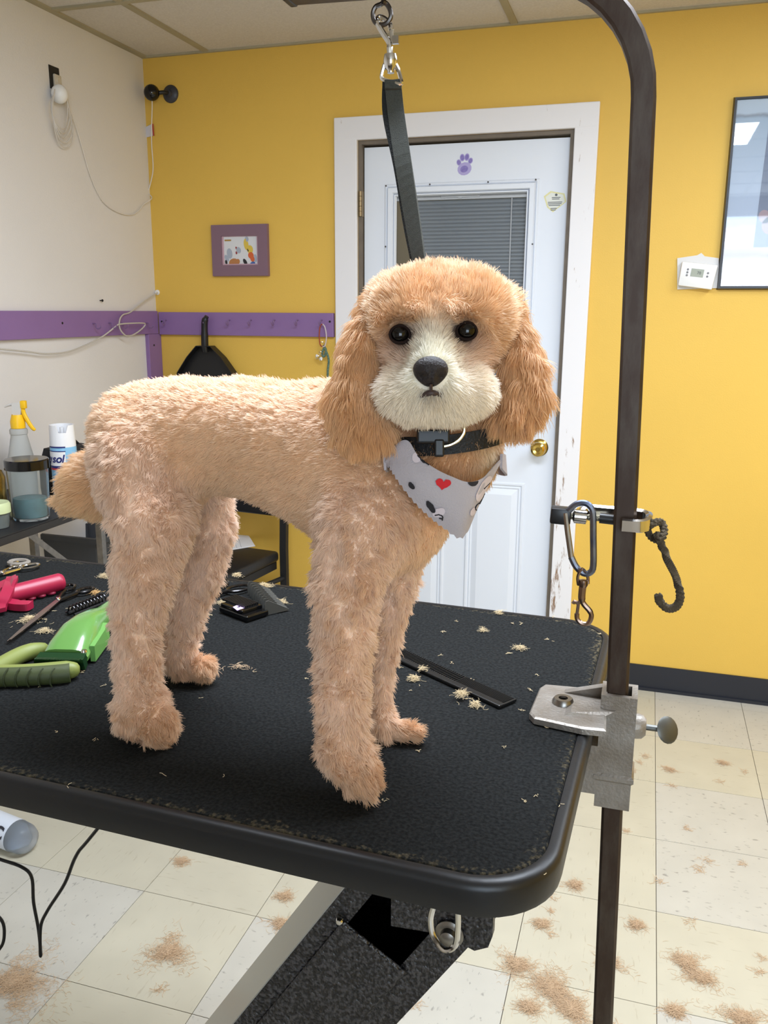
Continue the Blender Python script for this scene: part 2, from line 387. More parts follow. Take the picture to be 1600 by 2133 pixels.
# stickers on the door
def disc_poly(cx, cz, rx, rz, rot=0, n=14):
    return [(cx+rx*math.cos(a)*math.cos(rot)-rz*math.sin(a)*math.sin(rot), 0, cz+rx*math.cos(a)*math.sin(rot)+rz*math.sin(a)*math.cos(rot)) for a in [2*math.pi*k/n for k in range(n)]]
pw = onD(968, 343); PU1 = mat('lilac_print', (176, 166, 214), .5); PU2 = mat('violet_print', (120, 106, 176), .5, var=.3, vscale=90, col2=(146, 134, 196))
t = thing('paw_sticker', 'purple paw print sticker above the window of the white door', 'sticker', (pw.x, YD, pw.z))
toes = [(-.021, .008, .0085, .011, .3), (-.009, .024, .009, .013, .1), (.008, .025, .009, .013, -.15), (.021, .012, .0085, .011, -.4)]
bm = NB()
for cx, cz, rx, rz, ro in toes+[(0, -.014, .026, .022, .25)]: prism(bm, [Vector((pw.x+x, YD-.0002-.0004*random.random(), pw.z+z)) for x, _, z in disc_poly(cx, cz, rx, rz, ro)], (0, -.0004, 0))
obj('backing', bm, PU1, t)
for cx, cz, rx, rz, ro in toes+[(-.001, -.015, .020, .016, .25)]:
    bm = NB(); prism(bm, [Vector((pw.x+x, YD-.0012, pw.z+z)) for x, _, z in disc_poly(cx, cz, rx*.72, rz*.72, ro)], (0, -.0005, 0)); obj('pad', bm, PU2, t)
hc = onD(1157, 421)
t = thing('notice_sticker', 'pale yellow-edged angular notice sticker beside the door window', 'sticker', (hc.x, YD, hc.z))
outl = [onD(*p) for p in ((1133, 409), (1147, 398), (1176, 403), (1180, 420), (1152, 442), (1140, 432))]
bm = NB(); prism(bm, [(p.x, YD-.0002, p.z) for p in outl], (0, -.0005, 0)); obj('border', bm, mat('sticker_yellow', (226, 220, 164), .5), t)
bm = NB(); prism(bm, [(hc.x+(p.x-hc.x)*.86, YD-.0008, hc.z+(p.z-hc.z)*.86) for p in outl], (0, -.0004, 0)); obj('face', bm, mat('sticker_white', (226, 228, 220), .5), t)
INK = mat('grey_ink', (96, 100, 104), .6)
bm = NB(); prism(bm, [Vector((hc.x+x+.002, YD-.0013, hc.z+z+.024)) for x, _, z in disc_poly(0, 0, .0045, .0045)], (0, -.0003, 0))
for k, wd in enumerate((.03, .026, 0, .05, .048, .04, 0, .022, .018)):
    if wd: box(bm, (hc.x-wd/2-.001*k+.002, YD-.0015, hc.z+.014-.0052*k), (hc.x+wd/2-.001*k+.002, YD-.0012, hc.z+.0165-.0052*k))
obj('print', bm, INK, t)

# ------------------------------------------------------------------ things on the walls
def onB(px, py, d=0): return on(px, py, 1, YB-d)
def onL(px, py, d=0): return on(px, py, 0, XL+d)
def hook_pts(p, n, s=1):   # little cup hook: screws out of the board, drops and curls up
    n = Vector(n); z = Vector((0, 0, 1))
    return spl([p, p+n*.012, p+n*.016-z*.006*s, p+n*.014-z*.018*s, p+n*.024-z*.024*s, p+n*.034-z*.016*s, p+n*.035-z*.008*s], 4)
rb = thing('hook_rail', 'purple board with a row of cup hooks on the yellow wall', 'hook rail', (-.16, YB-.009, 1.353))
bm = NB(); box(bm, (XL+.019, YB-.018, 1.308), (.232, YB, 1.399), bev=.002); obj('board', bm, PUR, rb)
for px in (347, 432, 479, 524, 573, 621, 671):
    p = onB(px, 667, .018); bm = NB(); tube(bm, hook_pts(p, (0, -1, 0), .8), .0022, 6); obj('hook', bm, mat('painted_hook', (124, 96, 136), .4), rb, True)
for px in (337, 687): bm = NB(); p = onB(px, 670, .018); lathe(bm, [(0, .001), (.004, .001), (.0045, 0)], p, (0, -1, 0), 8); obj('screw', bm, BLKM, rb)
rl = thing('hook_rail', 'purple board with hooks and a corner post on the white wall', 'hook rail', (XL+.009, 1.0, 1.353))
bm = NB(); box(bm, (XL, -.3, 1.312), (XL+.018, YB-.0185, 1.403), bev=.002); obj('board', bm, PUR, rl)
bm = NB(); box(bm, (XL, 1.505, .1), (XL+.0175, YB-.001, 1.3115), bev=.002); obj('post', bm, PUR, rl)
for px, py in ((193, 674), (226, 673), (250, 673), (303, 673)):
    p = onL(px, py, .018); bm = NB(); tube(bm, hook_pts(p, (1, 0, 0), .8), .0022, 6); obj('hook', bm, MATS['painted_hook'], rl, True)
for px, py in ((130, 673), (321, 719)): bm = NB(); lathe(bm, [(0, .001), (.004, .001), (.0045, 0)], onL(px, py, .018), (1, 0, 0), 8); obj('screw', bm, BLKM, rl)

fr = thing('picture_frame', 'small flat plum frame holding a cartoon picture on the yellow wall', 'picture frame', onB(503, 522))
fz0, fz1, fx0, fx1 = 1.539, 1.735, -.281, -.038
bm = NB(); ringframe(fx0, fx1, fz0, fz1, .044, YB-.016, YB, bm, .001); obj('frame', bm, PLUM, fr)
ax0, ax1, az0, az1 = fx0+.042, fx1-.042, fz0+.040, fz1-.038
bm = NB(); box(bm, (ax0, YB-.006, az0), (ax1, YB-.001, az1)); pc = obj('picture', bm, mat('picture_paper', (214, 214, 216), .5), fr)
bm = NB(); ringframe(ax0, ax1, az0, az1, .008, YB-.010, YB-.005, bm, .001); obj('mount', bm, mat('pink_mount', (196, 160, 172), .5), fr)
def pic(name, col, shapes):
    for cx, cz, rx, rz in shapes: bm = NB(); prism(bm, [Vector((ax0+(ax1-ax0)*cx+x, YB-.0062-.0003*random.random(), az0+(az1-az0)*cz+z)) for x, _, z in disc_poly(0, 0, rx, rz, random.random()*.6)], (0, -.0004, 0)); obj(name, bm, mat('ink_'+name, col, .5), pc)
pic('tan_shape', (178, 120, 72), [(.30, .12, .02, .014), (.42, .14, .009, .01)]); pic('orange_shape', (206, 98, 52), [(.78, .33, .012, .013), (.82, .22, .009, .012)])
pic('yellow_shape', (214, 184, 74), [(.66, .68, .010, .022), (.76, .52, .013, .016)]); pic('black_shape', (38, 36, 40), [(.62, .12, .007, .014), (.10, .12, .005, .009), (.70, .5, .003, .006)])
pic('blue_shape', (70, 100, 160), [(.82, .06, .012, .008)]); pic('grey_shape', (164, 172, 186), [(.2, .4, .012, .02), (.12, .25, .008, .014), (.68, .85, .008, .01), (.9, .24, .007, .015), (.45, .5, .01, .012)]); pic('red_shape', (150, 60, 60), [(.40, .55, .004, .009), (.39, .42, .004, .006)])
bm = NB(); box(bm, (ax0+.012, YB-.007, az1-.024), (ax0+.040, YB-.006, az1-.018)); obj('caption_bar', bm, mat('ochre', (168, 134, 70), .6), pc)

# black dustpan hanging by its handle
dp = thing('dustpan', 'black dustpan hanging by its handle from the purple board', 'dustpan', onB(430, 720))
a = onB(431, 659, .042); b2 = onB(427, 722, .042)
bm = NB(); tube(bm, spl([a, a+(b2-a)*.15+Vector((-.008, 0, 0)), a+(b2-a)*.5+Vector((-.006, 0, 0)), b2, b2+Vector((0, .004, -.02))], 4), [.009]*3+[.013]*6+[.0145]*8, 10); obj('handle', bm, BLK, dp, True)
c0 = onB(427, 720, .03)
bm = NB(); L_ = [(-.03, 0), (.035, 0), (.085, -.045), (.135, -.11), (.15, -.26), (-.135, -.26), (-.125, -.11), (-.075, -.045)]
prism(bm, [(c0.x+x, YB-.012, c0.z+z) for x, z in L_], (0, -.004, 0))
for k in range(len(L_)):
    if k == 4: continue
    (x0, z0), (x1, z1) = L_[k], L_[(k+1) % len(L_)]
    prism(bm, [(c0.x+x0, YB-.012, c0.z+z0), (c0.x+x1, YB-.012, c0.z+z1), (c0.x+x1*.97, YB-.055, c0.z+z1), (c0.x+x0*.97, YB-.055, c0.z+z0)], (.0015, 0, -.003))
obj('pan', bm, BLK, dp)

# carabiner, rings and cord on the last hook
kc = thing('carabiner', 'small red and silver carabiner hanging at the end of purple board', 'carabiner', onB(672, 700, .03))
bm = NB(); tube(bm, spl([onB(x, y, .036) for x, y in ((672, 675), (667, 680), (665, 700), (667, 718), (672, 722))], 4), .0024, 6); obj('body', bm, mat('red_anodised', (176, 84, 60), .35, .6), kc, True)
bm = NB(); tube(bm, spl([onB(x, y, .036) for x, y in ((672, 675), (677, 682), (680, 702), (677, 720), (672, 722))], 4), .0024, 6); obj('gate', bm, mat('pale_metal', (214, 204, 206), .3, .5), kc, True)
kr = thing('key_ring', 'silver ring with clear charms hanging from the small red carabiner', 'key ring', onB(665, 735, .03))
bm = NB()
for x, y, r in ((671, 717, .009), (668, 736, .007), (661, 744, .007), (668, 748, .006)):
    p = onB(x, y, .034); tube(bm, [p+Vector((math.cos(k*.7854)*r, .002*math.sin(k*1.57), math.sin(k*.7854)*r)) for k in range(8)], .0015, 5, True)
obj('ring', bm, CHR, kr, True)
bm = NB(); ball(bm, onB(669, 747, .034), (.006, .005, .007)); ball(bm, onB(660, 741, .034), (.005, .005, .006)); obj('charm', bm, mat('clear_charm', (226, 226, 224), .2), kr, True)
bm = NB(); P = spl([onB(x, y, .03) for x, y in ((673, 720), (679, 728), (676, 742), (671, 738), (675, 726), (682, 738), (685, 752), (683, 772), (683, 800), (682, 850))], 5)
tube(bm, P, .0045, 7)
tag(obj('braided_cord', bm, mat('camo_cord', (36, 42, 36), .8, var=1, vscale=260, col2=(120, 150, 130)), None, True), 'thin dark green flecked cord dangling from the red carabiner', 'cord')

# wall camera
wc = thing('wall_camera', 'black ball security camera on a round mount in the corner', 'camera', onB(340, 195))
p = onB(356, 196); ctr = onB(316, 193, .055)
bm = NB(); lathe(bm, [(0, 0), (.033, 0), (.033, .003), (.029, .008), (.013, .012), (.010, .02), (0, .022)], p, (0, -1, 0), 24); obj('mount', bm, mat('camera_base', (58, 58, 64), .4), wc, True)
bm = NB(); tube(bm, spl([p+Vector((0, -.01, 0)), p+Vector((-.01, -.032, 0)), ctr+Vector((.022, .01, 0))], 4), .0075, 10); obj('arm', bm, BLK, wc, True)
bm = NB(); lathe(bm, [(0, .030), (.012, .0285), (.020, .023), (.028, .014), (.030, 0), (.028, -.014), (.018, -.024), (0, -.028)], ctr, (CAM-ctr), 24); h = obj('head', bm, GBLK, wc, True)
bm = NB(); lathe(bm, [(0, .0308), (.006, .0302), (.008, .0285)], ctr, (CAM-ctr), 16); obj('lens', bm, mat('lens_glass', (8, 8, 14), .04, coat=1), h, True)
bm = NB(); tube(bm, spl([ctr+Vector((0, 0, -.022)), onB(317, 225, .05), onB(316, 260, .03), onB(316, 300, .02), onB(319, 350, .012), onB(314, 380, .008), onB(308, 402, .006)]
    , 5), .0022, 6)
bm2 = bm; tube(bm2, spl([onL(300, 425, .01), onL(280, 446, .006), onL(250, 444, .006), onL(215, 420, .006), onL(190, 370, .006), onL(172, 310, .006), onL(158, 262, .008), onL(150, 240, .012)], 5), .0018, 6)
tube(bm2, spl([onB(308, 402, .006), Vector((XL+.02, YB-.02, onB(304, 415).z)), onL(300, 425, .01)], 4), .002, 6)
tag(obj('camera_cord', bm2, mat('cord_white', (220, 214, 206), .5), None, True), 'thin white cord dropping from the black camera and crossing the white wall', 'cord')
ot = thing('wall_outlet', 'uncovered electrical outlet in a dark wall cutout near the ceiling', 'outlet', onL(115, 165))
q = onL(113, 163)
bm = NB(); box(bm, (XL+.0002, q.y-.026, q.z-.036), (XL+.002, q.y+.026, q.z+.036)); obj('opening', bm, mat('dark_cutout', (46, 42, 36), .8, var=.6, vscale=60), ot)
bm = NB(); box(bm, (XL+.002, q.y-.012, q.z-.05), (XL+.012, q.y+.024, q.z+.012), bev=.004); lathe(bm, [(0, .003), (.01, .003), (.012, 0)], (XL+.012, q.y+.006, q.z-.008), (1, 0, 0), 12); obj('receptacle', bm, mat('ivory_plastic', (196, 186, 168), .45), ot, True)
bm = NB(); pq = onL(124, 196, .03); ball(bm, pq, (.028, .026, .03)); box(bm, (XL+.011, pq.y-.014, pq.z-.01), (pq.x, pq.y+.012, pq.z+.02), bev=.003)
tag(obj('plug_adapter', bm, WPL, None, True), 'round white plug adapter in the uncovered outlet', 'plug')
bm = NB(); cl = onL(123, 213, .024)
for k in range(5):
    rr, cz = .064+.006*k, -.012*k
    tube(bm, [cl+Vector((.004*math.sin(3*a+k)-.003*k+.006, rr*.62*math.cos(a)+.006*k-.004, rr*math.sin(a)-.02+cz*.6)) for a in [2*math.pi*i/28 for i in range(28)]], .0021, 5, True)
tag(obj('coiled_cord', bm, mat('cord_grey_white', (206, 198, 188), .5), None, True), 'white cord coiled in loops below the uncovered outlet', 'cord')
st = thing('small_sticker', 'small white sticker with red edges stuck in the wall corner', 'sticker', onB(306, 272))
qd = [onB(x, y, .003) for x, y in ((297, 268), (317, 258), (319, 283), (298, 288))]
bm = NB(); prism(bm, qd, (0, -.0008, 0)); obj('paper', bm, mat('sticker_grey', (208, 204, 210), .5), st)
for (i, j) in ((0, 3), (1, 2)):
    bm = NB(); a, b2 = qd[i], qd[j]; prism(bm, [a+Vector((0, -.001, 0)), b2+Vector((0, -.001, 0)), b2+Vector((.006, -.001, 0)), a+Vector((.006, -.001, 0))], (0, -.0006, 0)); obj('red_edge', bm, mat('sticker_red', (182, 70, 52), .5), st)
p = onB(328, 609)
bm = NB(); lathe(bm, [(0, .012), (.004, .012), (.005, .004), (.010, .003), (.011, 0)], p, (0, -1, 0), 12)
tag(obj('wall_anchor', bm, [WPL], None, True), 'round white wall anchor just above the purple board corner', 'wall anchor')
p = onL(208, 626)
bm = NB(); lathe(bm, [(0, .014), (.0045, .013), (.005, .010), (.002, .009), (.002, 0)], p, (1, 0, 0), 8)
tag(obj('wall_nail', bm, BLKM, None, True), 'small dark nail in the white wall above the purple board', 'nail')
bm = NB()
tube(bm, spl([onB(328, 610, .012), onL(300, 628, .015), onL(272, 650, .02), onL(256, 656, .028), onL(249, 668, .04), onL(250, 685, .04), onL(262, 699, .04), onL(276, 698, .04), onL(292, 688, .042), onL(302, 677, .04), onL(296, 673, .044), onL(252, 675, .046), onL(240, 681, .04), onL(215, 700, .026), onL(180, 718, .022), onL(140, 733, .02), onL(95, 737, .02), onL(60, 733, .02), onL(0, 727, .02), onL(-60, 722, .02)], 6), .0027, 6)
tag(obj('white_cord', bm, mat('rope_white', (206, 198, 186), .8, var=.3, vscale=300), None, True), 'loose white cord looped over purple board hooks and sagging along the white wall', 'cord')

# thermostat and poster
th = thing('thermostat', 'white wall thermostat hanging crooked beside the poster', 'thermostat', onB(1455, 570))
bm = NB(); prism(bm, [onB(x, y, .0) for x, y in ((1411, 538), (1452, 532), (1461, 527), (1468, 534), (1497, 538), (1497, 600), (1411, 603))], (0, -.006, 0)); obj('back_plate', bm, mat('plate_white', (214, 212, 210), .5), th)
qd = [onB(x, y, .006) for x, y in ((1421, 545), (1495, 553), (1482, 604), (1412, 595))]
bm = NB(); prism(bm, qd, (0, -.024, 0)); bmesh.ops.bevel(bm, geom=list(bm.edges), offset=.004, segments=2, affect='EDGES', profile=.5); bd = obj('body', bm, WPL, th, True)
def inq(u, v, d=.0304): a = qd[0]*(1-u)*(1-v)+qd[1]*u*(1-v)+qd[2]*u*v+qd[3]*(1-u)*v; return Vector((a.x, YB-d, a.z))
bm = NB(); prism(bm, [inq(.30, .24), inq(.66, .24), inq(.66, .56), inq(.30, .56)], (0, -.001, 0)); lc = obj('display', bm, mat('lcd_grey', (150, 154, 138), .25), bd)
ux = (qd[1]-qd[0]).normalized(); uz = (qd[0]-qd[3]).normalized()
text('display_digits', '70', .013, basis(ux, uz, Vector((0, -1, 0)), inq(.53, .40, .0316)), mat('lcd_ink', (70, 72, 66), .5), lc)
for u, v in ((.2, .30), (.2, .42), (.2, .54), (.78, .36), (.78, .50)):
    bm = NB(); lathe(bm, [(0, .002), (.0028, .002), (.0036, 0)], inq(u, v), (0, -1, 0), 10); obj('button', bm, mat('grey_button', (122, 122, 126), .5), bd)
po = thing('poster_frame', 'large black framed glossy poster on the yellow wall', 'poster', (1.9, YB, 1.79))
bm = NB(); ringframe(1.612, 2.20, 1.484, 2.087, .014, YB-.020, YB, bm, .004); obj('frame', bm, mat('black_frame', (26, 24, 26), .3), po)
PM = mat('poster_print', (180, 200, 222), .3); N, L, b = nodes(PM)
tc = N.new('ShaderNodeTexCoord'); s = N.new('ShaderNodeSeparateXYZ'); L.new(tc.outputs['Object'], s.inputs[0])
nz = N.new('ShaderNodeTexNoise'); nz.inputs['Scale'].default_value = 9; nz.inputs['Detail'].default_value = 4; L.new(tc.outputs['Object'], nz.inputs[0])
ma = N.new('ShaderNodeMath'); ma.operation = 'MULTIPLY_ADD'; ma.inputs[1].default_value = .05; L.new(nz.outputs['Fac'], ma.inputs[0]); L.new(s.outputs[2], ma.inputs[2])
mr = N.new('ShaderNodeMapRange'); mr.inputs[1].default_value = 1.5; mr.inputs[2].default_value = 2.1; L.new(ma.outputs[0], mr.inputs[0])
rp = N.new('ShaderNodeValToRGB'); rp.color_ramp.interpolation = 'LINEAR'
els = [(0, (214, 204, 212)), (.16, (226, 220, 226)), (.20, (176, 154, 174)), (.26, (222, 214, 222)), (.34, (208, 186, 200)), (.37, (190, 204, 226)), (.62, (196, 210, 228)), (.90, (178, 198, 216)), (.915, (150, 160, 174)), (.93, (202, 216, 230)), (1, (206, 220, 232))]
cr = rp.color_ramp
while len(cr.elements) < len(els): cr.elements.new(.5)
for e_, (a, c) in zip(cr.elements, els): e_.position = a; e_.color = lin(c)+(1,)
L.new(mr.outputs[0], rp.inputs[0]); L.new(rp.outputs[0], b.inputs['Base Color'])
bm = NB(); box(bm, (1.624, YB-.010, 1.496), (2.188, YB-.004, 2.075)); ps = obj('print', bm, PM, po)
bm = NB()
for px, py, rx, rz in ((1592, 452, .018, .022), (1606, 470, .03, .03), (1612, 240, .014, .012)):
    c_ = onB(px, py); prism(bm, [Vector((c_.x+x, YB-.0102, c_.z+z)) for x, _, z in disc_poly(0, 0, rx, rz, .4)], (0, -.0006, 0))
obj('pink_shape', bm, mat('print_pink', (176, 150, 160), .4), ps)
bm = NB(); c_ = onB(1590, 300); prism(bm, [(c_.x, YB-.0101, 1.62), (c_.x+.05, YB-.0101, 1.62), (c_.x+.05, YB-.0101, 2.07), (c_.x+.012, YB-.0101, 2.07)], (0, -.0004, 0)); obj('grey_shape', bm, mat('print_grey', (128, 140, 164), .4), ps)
bm = NB(); box(bm, (1.624, YB-.0145, 1.496), (2.188, YB-.012, 2.075)); obj('glazing', bm, GLASS, po)

# ------------------------------------------------------------------ grooming table
TZ, TROT = .99, math.radians(-2.2)
RM = Matrix.Rotation(TROT, 4, 'Z')
TX0, TX1, TY0, TY1 = .19, 1.411, -.993, -.384
TRT = TROT
def tl(x, y, z): return RM @ Vector((x, y, z))
MAT_T = mat('table_rubber', (40, 42, 44), .9); N, L, b = nodes(MAT_T); b.inputs['Specular IOR Level'].default_value = .08
tc = N.new('ShaderNodeTexCoord'); vo = N.new('ShaderNodeTexNoise'); vo.inputs['Scale'].default_value = 420; vo.inputs['Detail'].default_value = 2; L.new(tc.outputs['Object'], vo.inputs[0])
bp = N.new('ShaderNodeBump'); bp.inputs['Strength'].default_value = .8; bp.inputs['Distance'].default_value = .0012; L.new(vo.outputs['Fac'], bp.inputs['Height']); L.new(bp.outputs[0], b.inputs['Normal'])
s = N.new('ShaderNodeSeparateXYZ'); L.new(tc.outputs['Object'], s.inputs[0])
def mth(op, a, b_=None, c_=None):
    n = N.new('ShaderNodeMath'); n.operation = op
    for i, v in enumerate((a, b_, c_)):
        if v is None: continue
        if isinstance(v, (int, float)): n.inputs[i].default_value = v
        else: L.new(v, n.inputs[i])
    return n.outputs[0]
HX, HY = (TX1-TX0)/2, (TY1-TY0)/2; RC = .07
qx = mth('MAXIMUM', mth('SUBTRACT', mth('ABSOLUTE', s.outputs[0]), HX-RC), 0); qy = mth('MAXIMUM', mth('SUBTRACT', mth('ABSOLUTE', s.outputs[1]), HY-RC), 0)
dist = mth('SUBTRACT', RC, mth('SQRT', mth('ADD', mth('MULTIPLY', qx, qx), mth('MULTIPLY', qy, qy))))
n1 = N.new('ShaderNodeTexNoise'); n1.inputs['Scale'].default_value = 260; n1.inputs['Detail'].default_value = 3; L.new(tc.outputs['Object'], n1.inputs[0])
n2 = N.new('ShaderNodeTexNoise'); n2.inputs['Scale'].default_value = 7; n2.inputs['Detail'].default_value = 4; L.new(tc.outputs['Object'], n2.inputs[0])
edge = mth('MULTIPLY', mth('SUBTRACT', 1, mth('MULTIPLY', dist, 34)), .30)
edge = mth('MAXIMUM', edge, -.12)
v = mth('ADD', mth('ADD', mth('MULTIPLY', n1.outputs['Fac'], .55), mth('MULTIPLY', n2.outputs['Fac'], .45)), edge)
rp = N.new('ShaderNodeValToRGB'); rp.color_ramp.elements[0].position = .62; rp.color_ramp.elements[1].position = .92
rp.color_ramp.elements[0].color = lin((29, 30, 30))+(1,); rp.color_ramp.elements[1].color = lin((104, 93, 70))+(1,)
L.new(v, rp.inputs[0])
n4 = N.new('ShaderNodeTexNoise'); n4.inputs['Scale'].default_value = 300; L.new(tc.outputs['Object'], n4.inputs[0])
hs = N.new('ShaderNodeHueSaturation'); mr = N.new('ShaderNodeMapRange'); mr.inputs[1].default_value = .35; mr.inputs[2].default_value = .65; mr.inputs[3].default_value = .65; mr.inputs[4].default_value = 1.45
L.new(n4.outputs['Fac'], mr.inputs[0]); L.new(mr.outputs[0], hs.inputs['Value']); L.new(rp.outputs[0], hs.inputs['Color']); L.new(hs.outputs[0], b.inputs['Base Color'])
TRIM = mat('table_edge_vinyl', (17, 17, 19), .4, bump=.1, bscale=90)
HAM = mat('hammered_black', (34, 33, 35), .35, spec=.6); N, L, b = nodes(HAM)
tc = N.new('ShaderNodeTexCoord'); vo = N.new('ShaderNodeTexNoise'); vo.inputs['Scale'].default_value = 230; vo.inputs['Detail'].default_value = 1.5; L.new(tc.outputs['Object'], vo.inputs[0])
bp = N.new('ShaderNodeBump'); bp.inputs['Strength'].default_value = 1; bp.inputs['Distance'].default_value = .003; L.new(vo.outputs['Fac'], bp.inputs['Height']); L.new(bp.outputs[0], b.inputs['Normal'])
rp = N.new('ShaderNodeValToRGB'); rp.color_ramp.elements[0].position = .45; rp.color_ramp.elements[1].position = .62
rp.color_ramp.elements[0].color = lin((20, 19, 21))+(1,); rp.color_ramp.elements[1].color = lin((62, 60, 62))+(1,); L.new(vo.outputs['Fac'], rp.inputs[0]); L.new(rp.outputs[0], b.inputs['Base Color'])
tcx, tcy = (TX0+TX1)/2, (TY0+TY1)/2; tc0 = tl(tcx, tcy, 0)
gt = thing('grooming_table', 'black rubber-topped grooming table that the tan dog stands on', 'table', tc0); gt.rotation_euler = (0, 0, TROT)
def rrect(hx, hy, r, z, n=10):
    P = []
    for cx, cy, a0 in ((hx-r, hy-r, 0), (-hx+r, hy-r, 90), (-hx+r, -hy+r, 180), (hx-r, -hy+r, 270)):
        for k in range(n+1):
            a = math.radians(a0+90*k/n); P.append(Vector((cx+r*math.cos(a), cy+r*math.sin(a), z)))
    return P
def tobj(name, bm, mm, parent, smooth=False, kind=None):   # mesh written in the table's own frame
    me_o = obj(name, bm, mm, None, smooth, kind); me_o.parent = parent; return me_o
def loft(bm, loops, cap0=True, cap1=True):
    R = [[bm.verts.new(p) for p in lp] for lp in loops]; n = len(R[0])
    for A, B in zip(R, R[1:]):
        for k in range(n): bm.faces.new((A[k], A[(k+1) % n], B[(k+1) % n], B[k]))
    if cap0: bm.faces.new(R[0][::-1])
    if cap1: bm.faces.new(R[-1])
bm = NB(); loft(bm, [rrect(HX-.013, HY-.013, RC-.012, TZ-.03), rrect(HX-.013, HY-.013, RC-.012, TZ-.002), rrect(HX-.0145, HY-.0145, RC-.013, TZ)]); tobj('rubber_top', bm, MAT_T, gt)
prof = [(.016, -.031), (.004, -.031), (.001, -.029), (0, -.024), (0, -.007), (.001, -.003), (.004, -.0005), (.008, .0006), (.012, -.0002), (.0135, -.003)]
bm = NB(); loft(bm, [rrect(HX-a, HY-a, RC-a*.9, TZ+h) for a, h in prof], False, False); bmesh.ops.recalc_face_normals(bm, faces=bm.faces); tobj('edge_trim', bm, TRIM, gt, True)
# lift arm (scissor arm under the top), its bracket and floor base; coordinates in the table's frame
def w2t(p): q = RM.inverted() @ Vector(p); return Vector((q.x-tcx, q.y-tcy, q.z))
YA0, YA1 = -.85, -.60
dA = Vector((.545, 0, .838)); nA = Vector((.838, 0, -.545))
pL = on(710, 1860, 1, YA0)          # outer left face line
def ap(s, wd, y): p = pL + dA*s + nA*wd; return w2t((p.x, y, p.z))
S0, S1, WA = -.88, .165, .135
bm = NB()
def slab(s0, s1, w0, w1, y0, y1):
    P = [ap(s, w_, y) for s in (s0, s1) for w_ in (w0, w1) for y in (y0, y1)]
    v = [bm.verts.new(p) for p in P]
    for f in ((0, 1, 3, 2), (4, 6, 7, 5), (0, 4, 5, 1), (2, 3, 7, 6), (0, 2, 6, 4), (1, 5, 7, 3)): bm.faces.new([v[i] for i in f])
for k in range(1):
    slab(S0, S1, 0, .026, YA0, YA0+.004); slab(S0, S1, WA-.038, WA, YA0, YA0+.004)           # front flanges
    slab(S0, S1, 0, .004, YA0+.0041, YA1); slab(S0, S1, WA-.004, WA, YA0+.0041, YA1); slab(S0, S1, 0, WA, YA1, YA1+.004)
arm_o = tobj('lift_arm', bm, HAM, gt)
bm = NB(); slab(S0, S1, -.0015, -.0002, YA0, YA1); tobj('arm_side', bm, mat('satin_grey_steel', (150, 150, 148), .3, .4), arm_o)
pc_ = on(700, 1900, 1, YA0); sc_ = (Vector(pc_)-pL).dot(dA)
bm = NB(); slab(S0, sc_, .020, WA-.030, YA0-.006, YA0-.0005); bmesh.ops.bevel(bm, geom=list(bm.edges), offset=.002, segments=1, affect='EDGES'); tobj('cover_plate', bm, HAM, arm_o)
bm = NB(); p = on(708, 1918, 1, YA0-.006); lathe(bm, [(0, .004), (.003, .0035), (.005, .001), (.005, 0)], w2t(p), (0, -1, 0), 14); tobj('cover_screw', bm, CHR, arm_o, True)
bm = NB()
p0, p1, p2 = on(815, 1850, 1, -.862), on(1028, 1900, 1, -.862), on(1003, 1985, 1, -.862)
a0, a1 = w2t((p0.x, -.862, 0)), w2t((p1.x, -.862, 0)); zb = p2.z; zbl = on(820, 1930, 1, -.862).z
prism(bm, [(a0.x, a0.y, TZ-.032), (a1.x, a1.y, TZ-.032), (a1.x, a1.y, zb+.022), (a1.x-.004, a1.y, zb+.008), (a1.x-.018, a1.y, zb), (a1.x-.05, a1.y, zb+.01), (a0.x, a0.y, zbl)], (0, .010, 0))
box(bm, (a0.x-.25, a0.y+.01, TZ-.052), (a1.x, a0.y+.28, TZ-.031)); br = tobj('bracket', bm, HAM, gt)
bm = NB(); p = w2t(on(937, 1944, 1, -.862)); lathe(bm, [(0, .012), (.004, .012), (.008, .010), (.009, .004), (.0125, .0035), (.015, .002), (.015, 0)], p, (0, -1, 0), 18); tobj('pivot_bolt', bm, STEEL, br, True)
bm = NB(); tube(bm, [w2t(q) for q in spl([on(904, 1885, 1, -.915), on(897, 1915, 1, -.915), on(903, 1950, 1, -.915), on(925, 1978, 1, -.915), on(948, 1970, 1, -.915), on(954, 1930, 1, -.915), on(953, 1880, 1, -.915)], 5)], .0028, 8); tobj('hanging_hook', bm, CHR, gt, True)
bm = NB()
for y in (-.98, -.5): box(bm, (-.40, y+.69-.03, 0), (.52, y+.69+.03, .05), bev=.004)
box(bm, (-.40, -.32, .0), (-.34, .22, .05)); box(bm, (.46, -.32, 0), (.52, .22, .05)); box(bm, (-.2, -.17, .05), (.1, .1, .14)); tobj('base_frame', bm, HAM, gt)

# pole clamp (cast aluminium) and arm
ALU = mat('cast_aluminium', (158, 153, 147), .46, .6, bump=.35, bscale=300, var=1, vscale=26, col2=(118, 108, 96))
PX, PY = 1.406, -.716
def pole(z): return Vector((PX-.0006-(z-1.0)*.026, PY, z))
cl = thing('table_clamp', 'cast aluminium clamp holding the rusty pole to the table edge', 'clamp', (PX-.03, PY, TZ))
bm = NB(); base = [on(x, y, 2, TZ+.0015) for x, y in ((1102, 1497), (1108, 1482), (1124, 1444), (1136, 1436), (1225, 1444), (1262, 1448), (1262, 1535), (1212, 1530), (1112, 1508))]
loft(bm, [[p for p in base], [p+Vector((0, 0, .006)) for p in base], [Vector((0, 0, TZ+.009))+Vector(((p.x-1.35)*.95+1.35, (p.y+.735)*.94-.735, 0)) for p in base]]); obj('plate', bm, ALU, cl)
bm = NB(); hs_ = .0185; c0 = pole(.95)
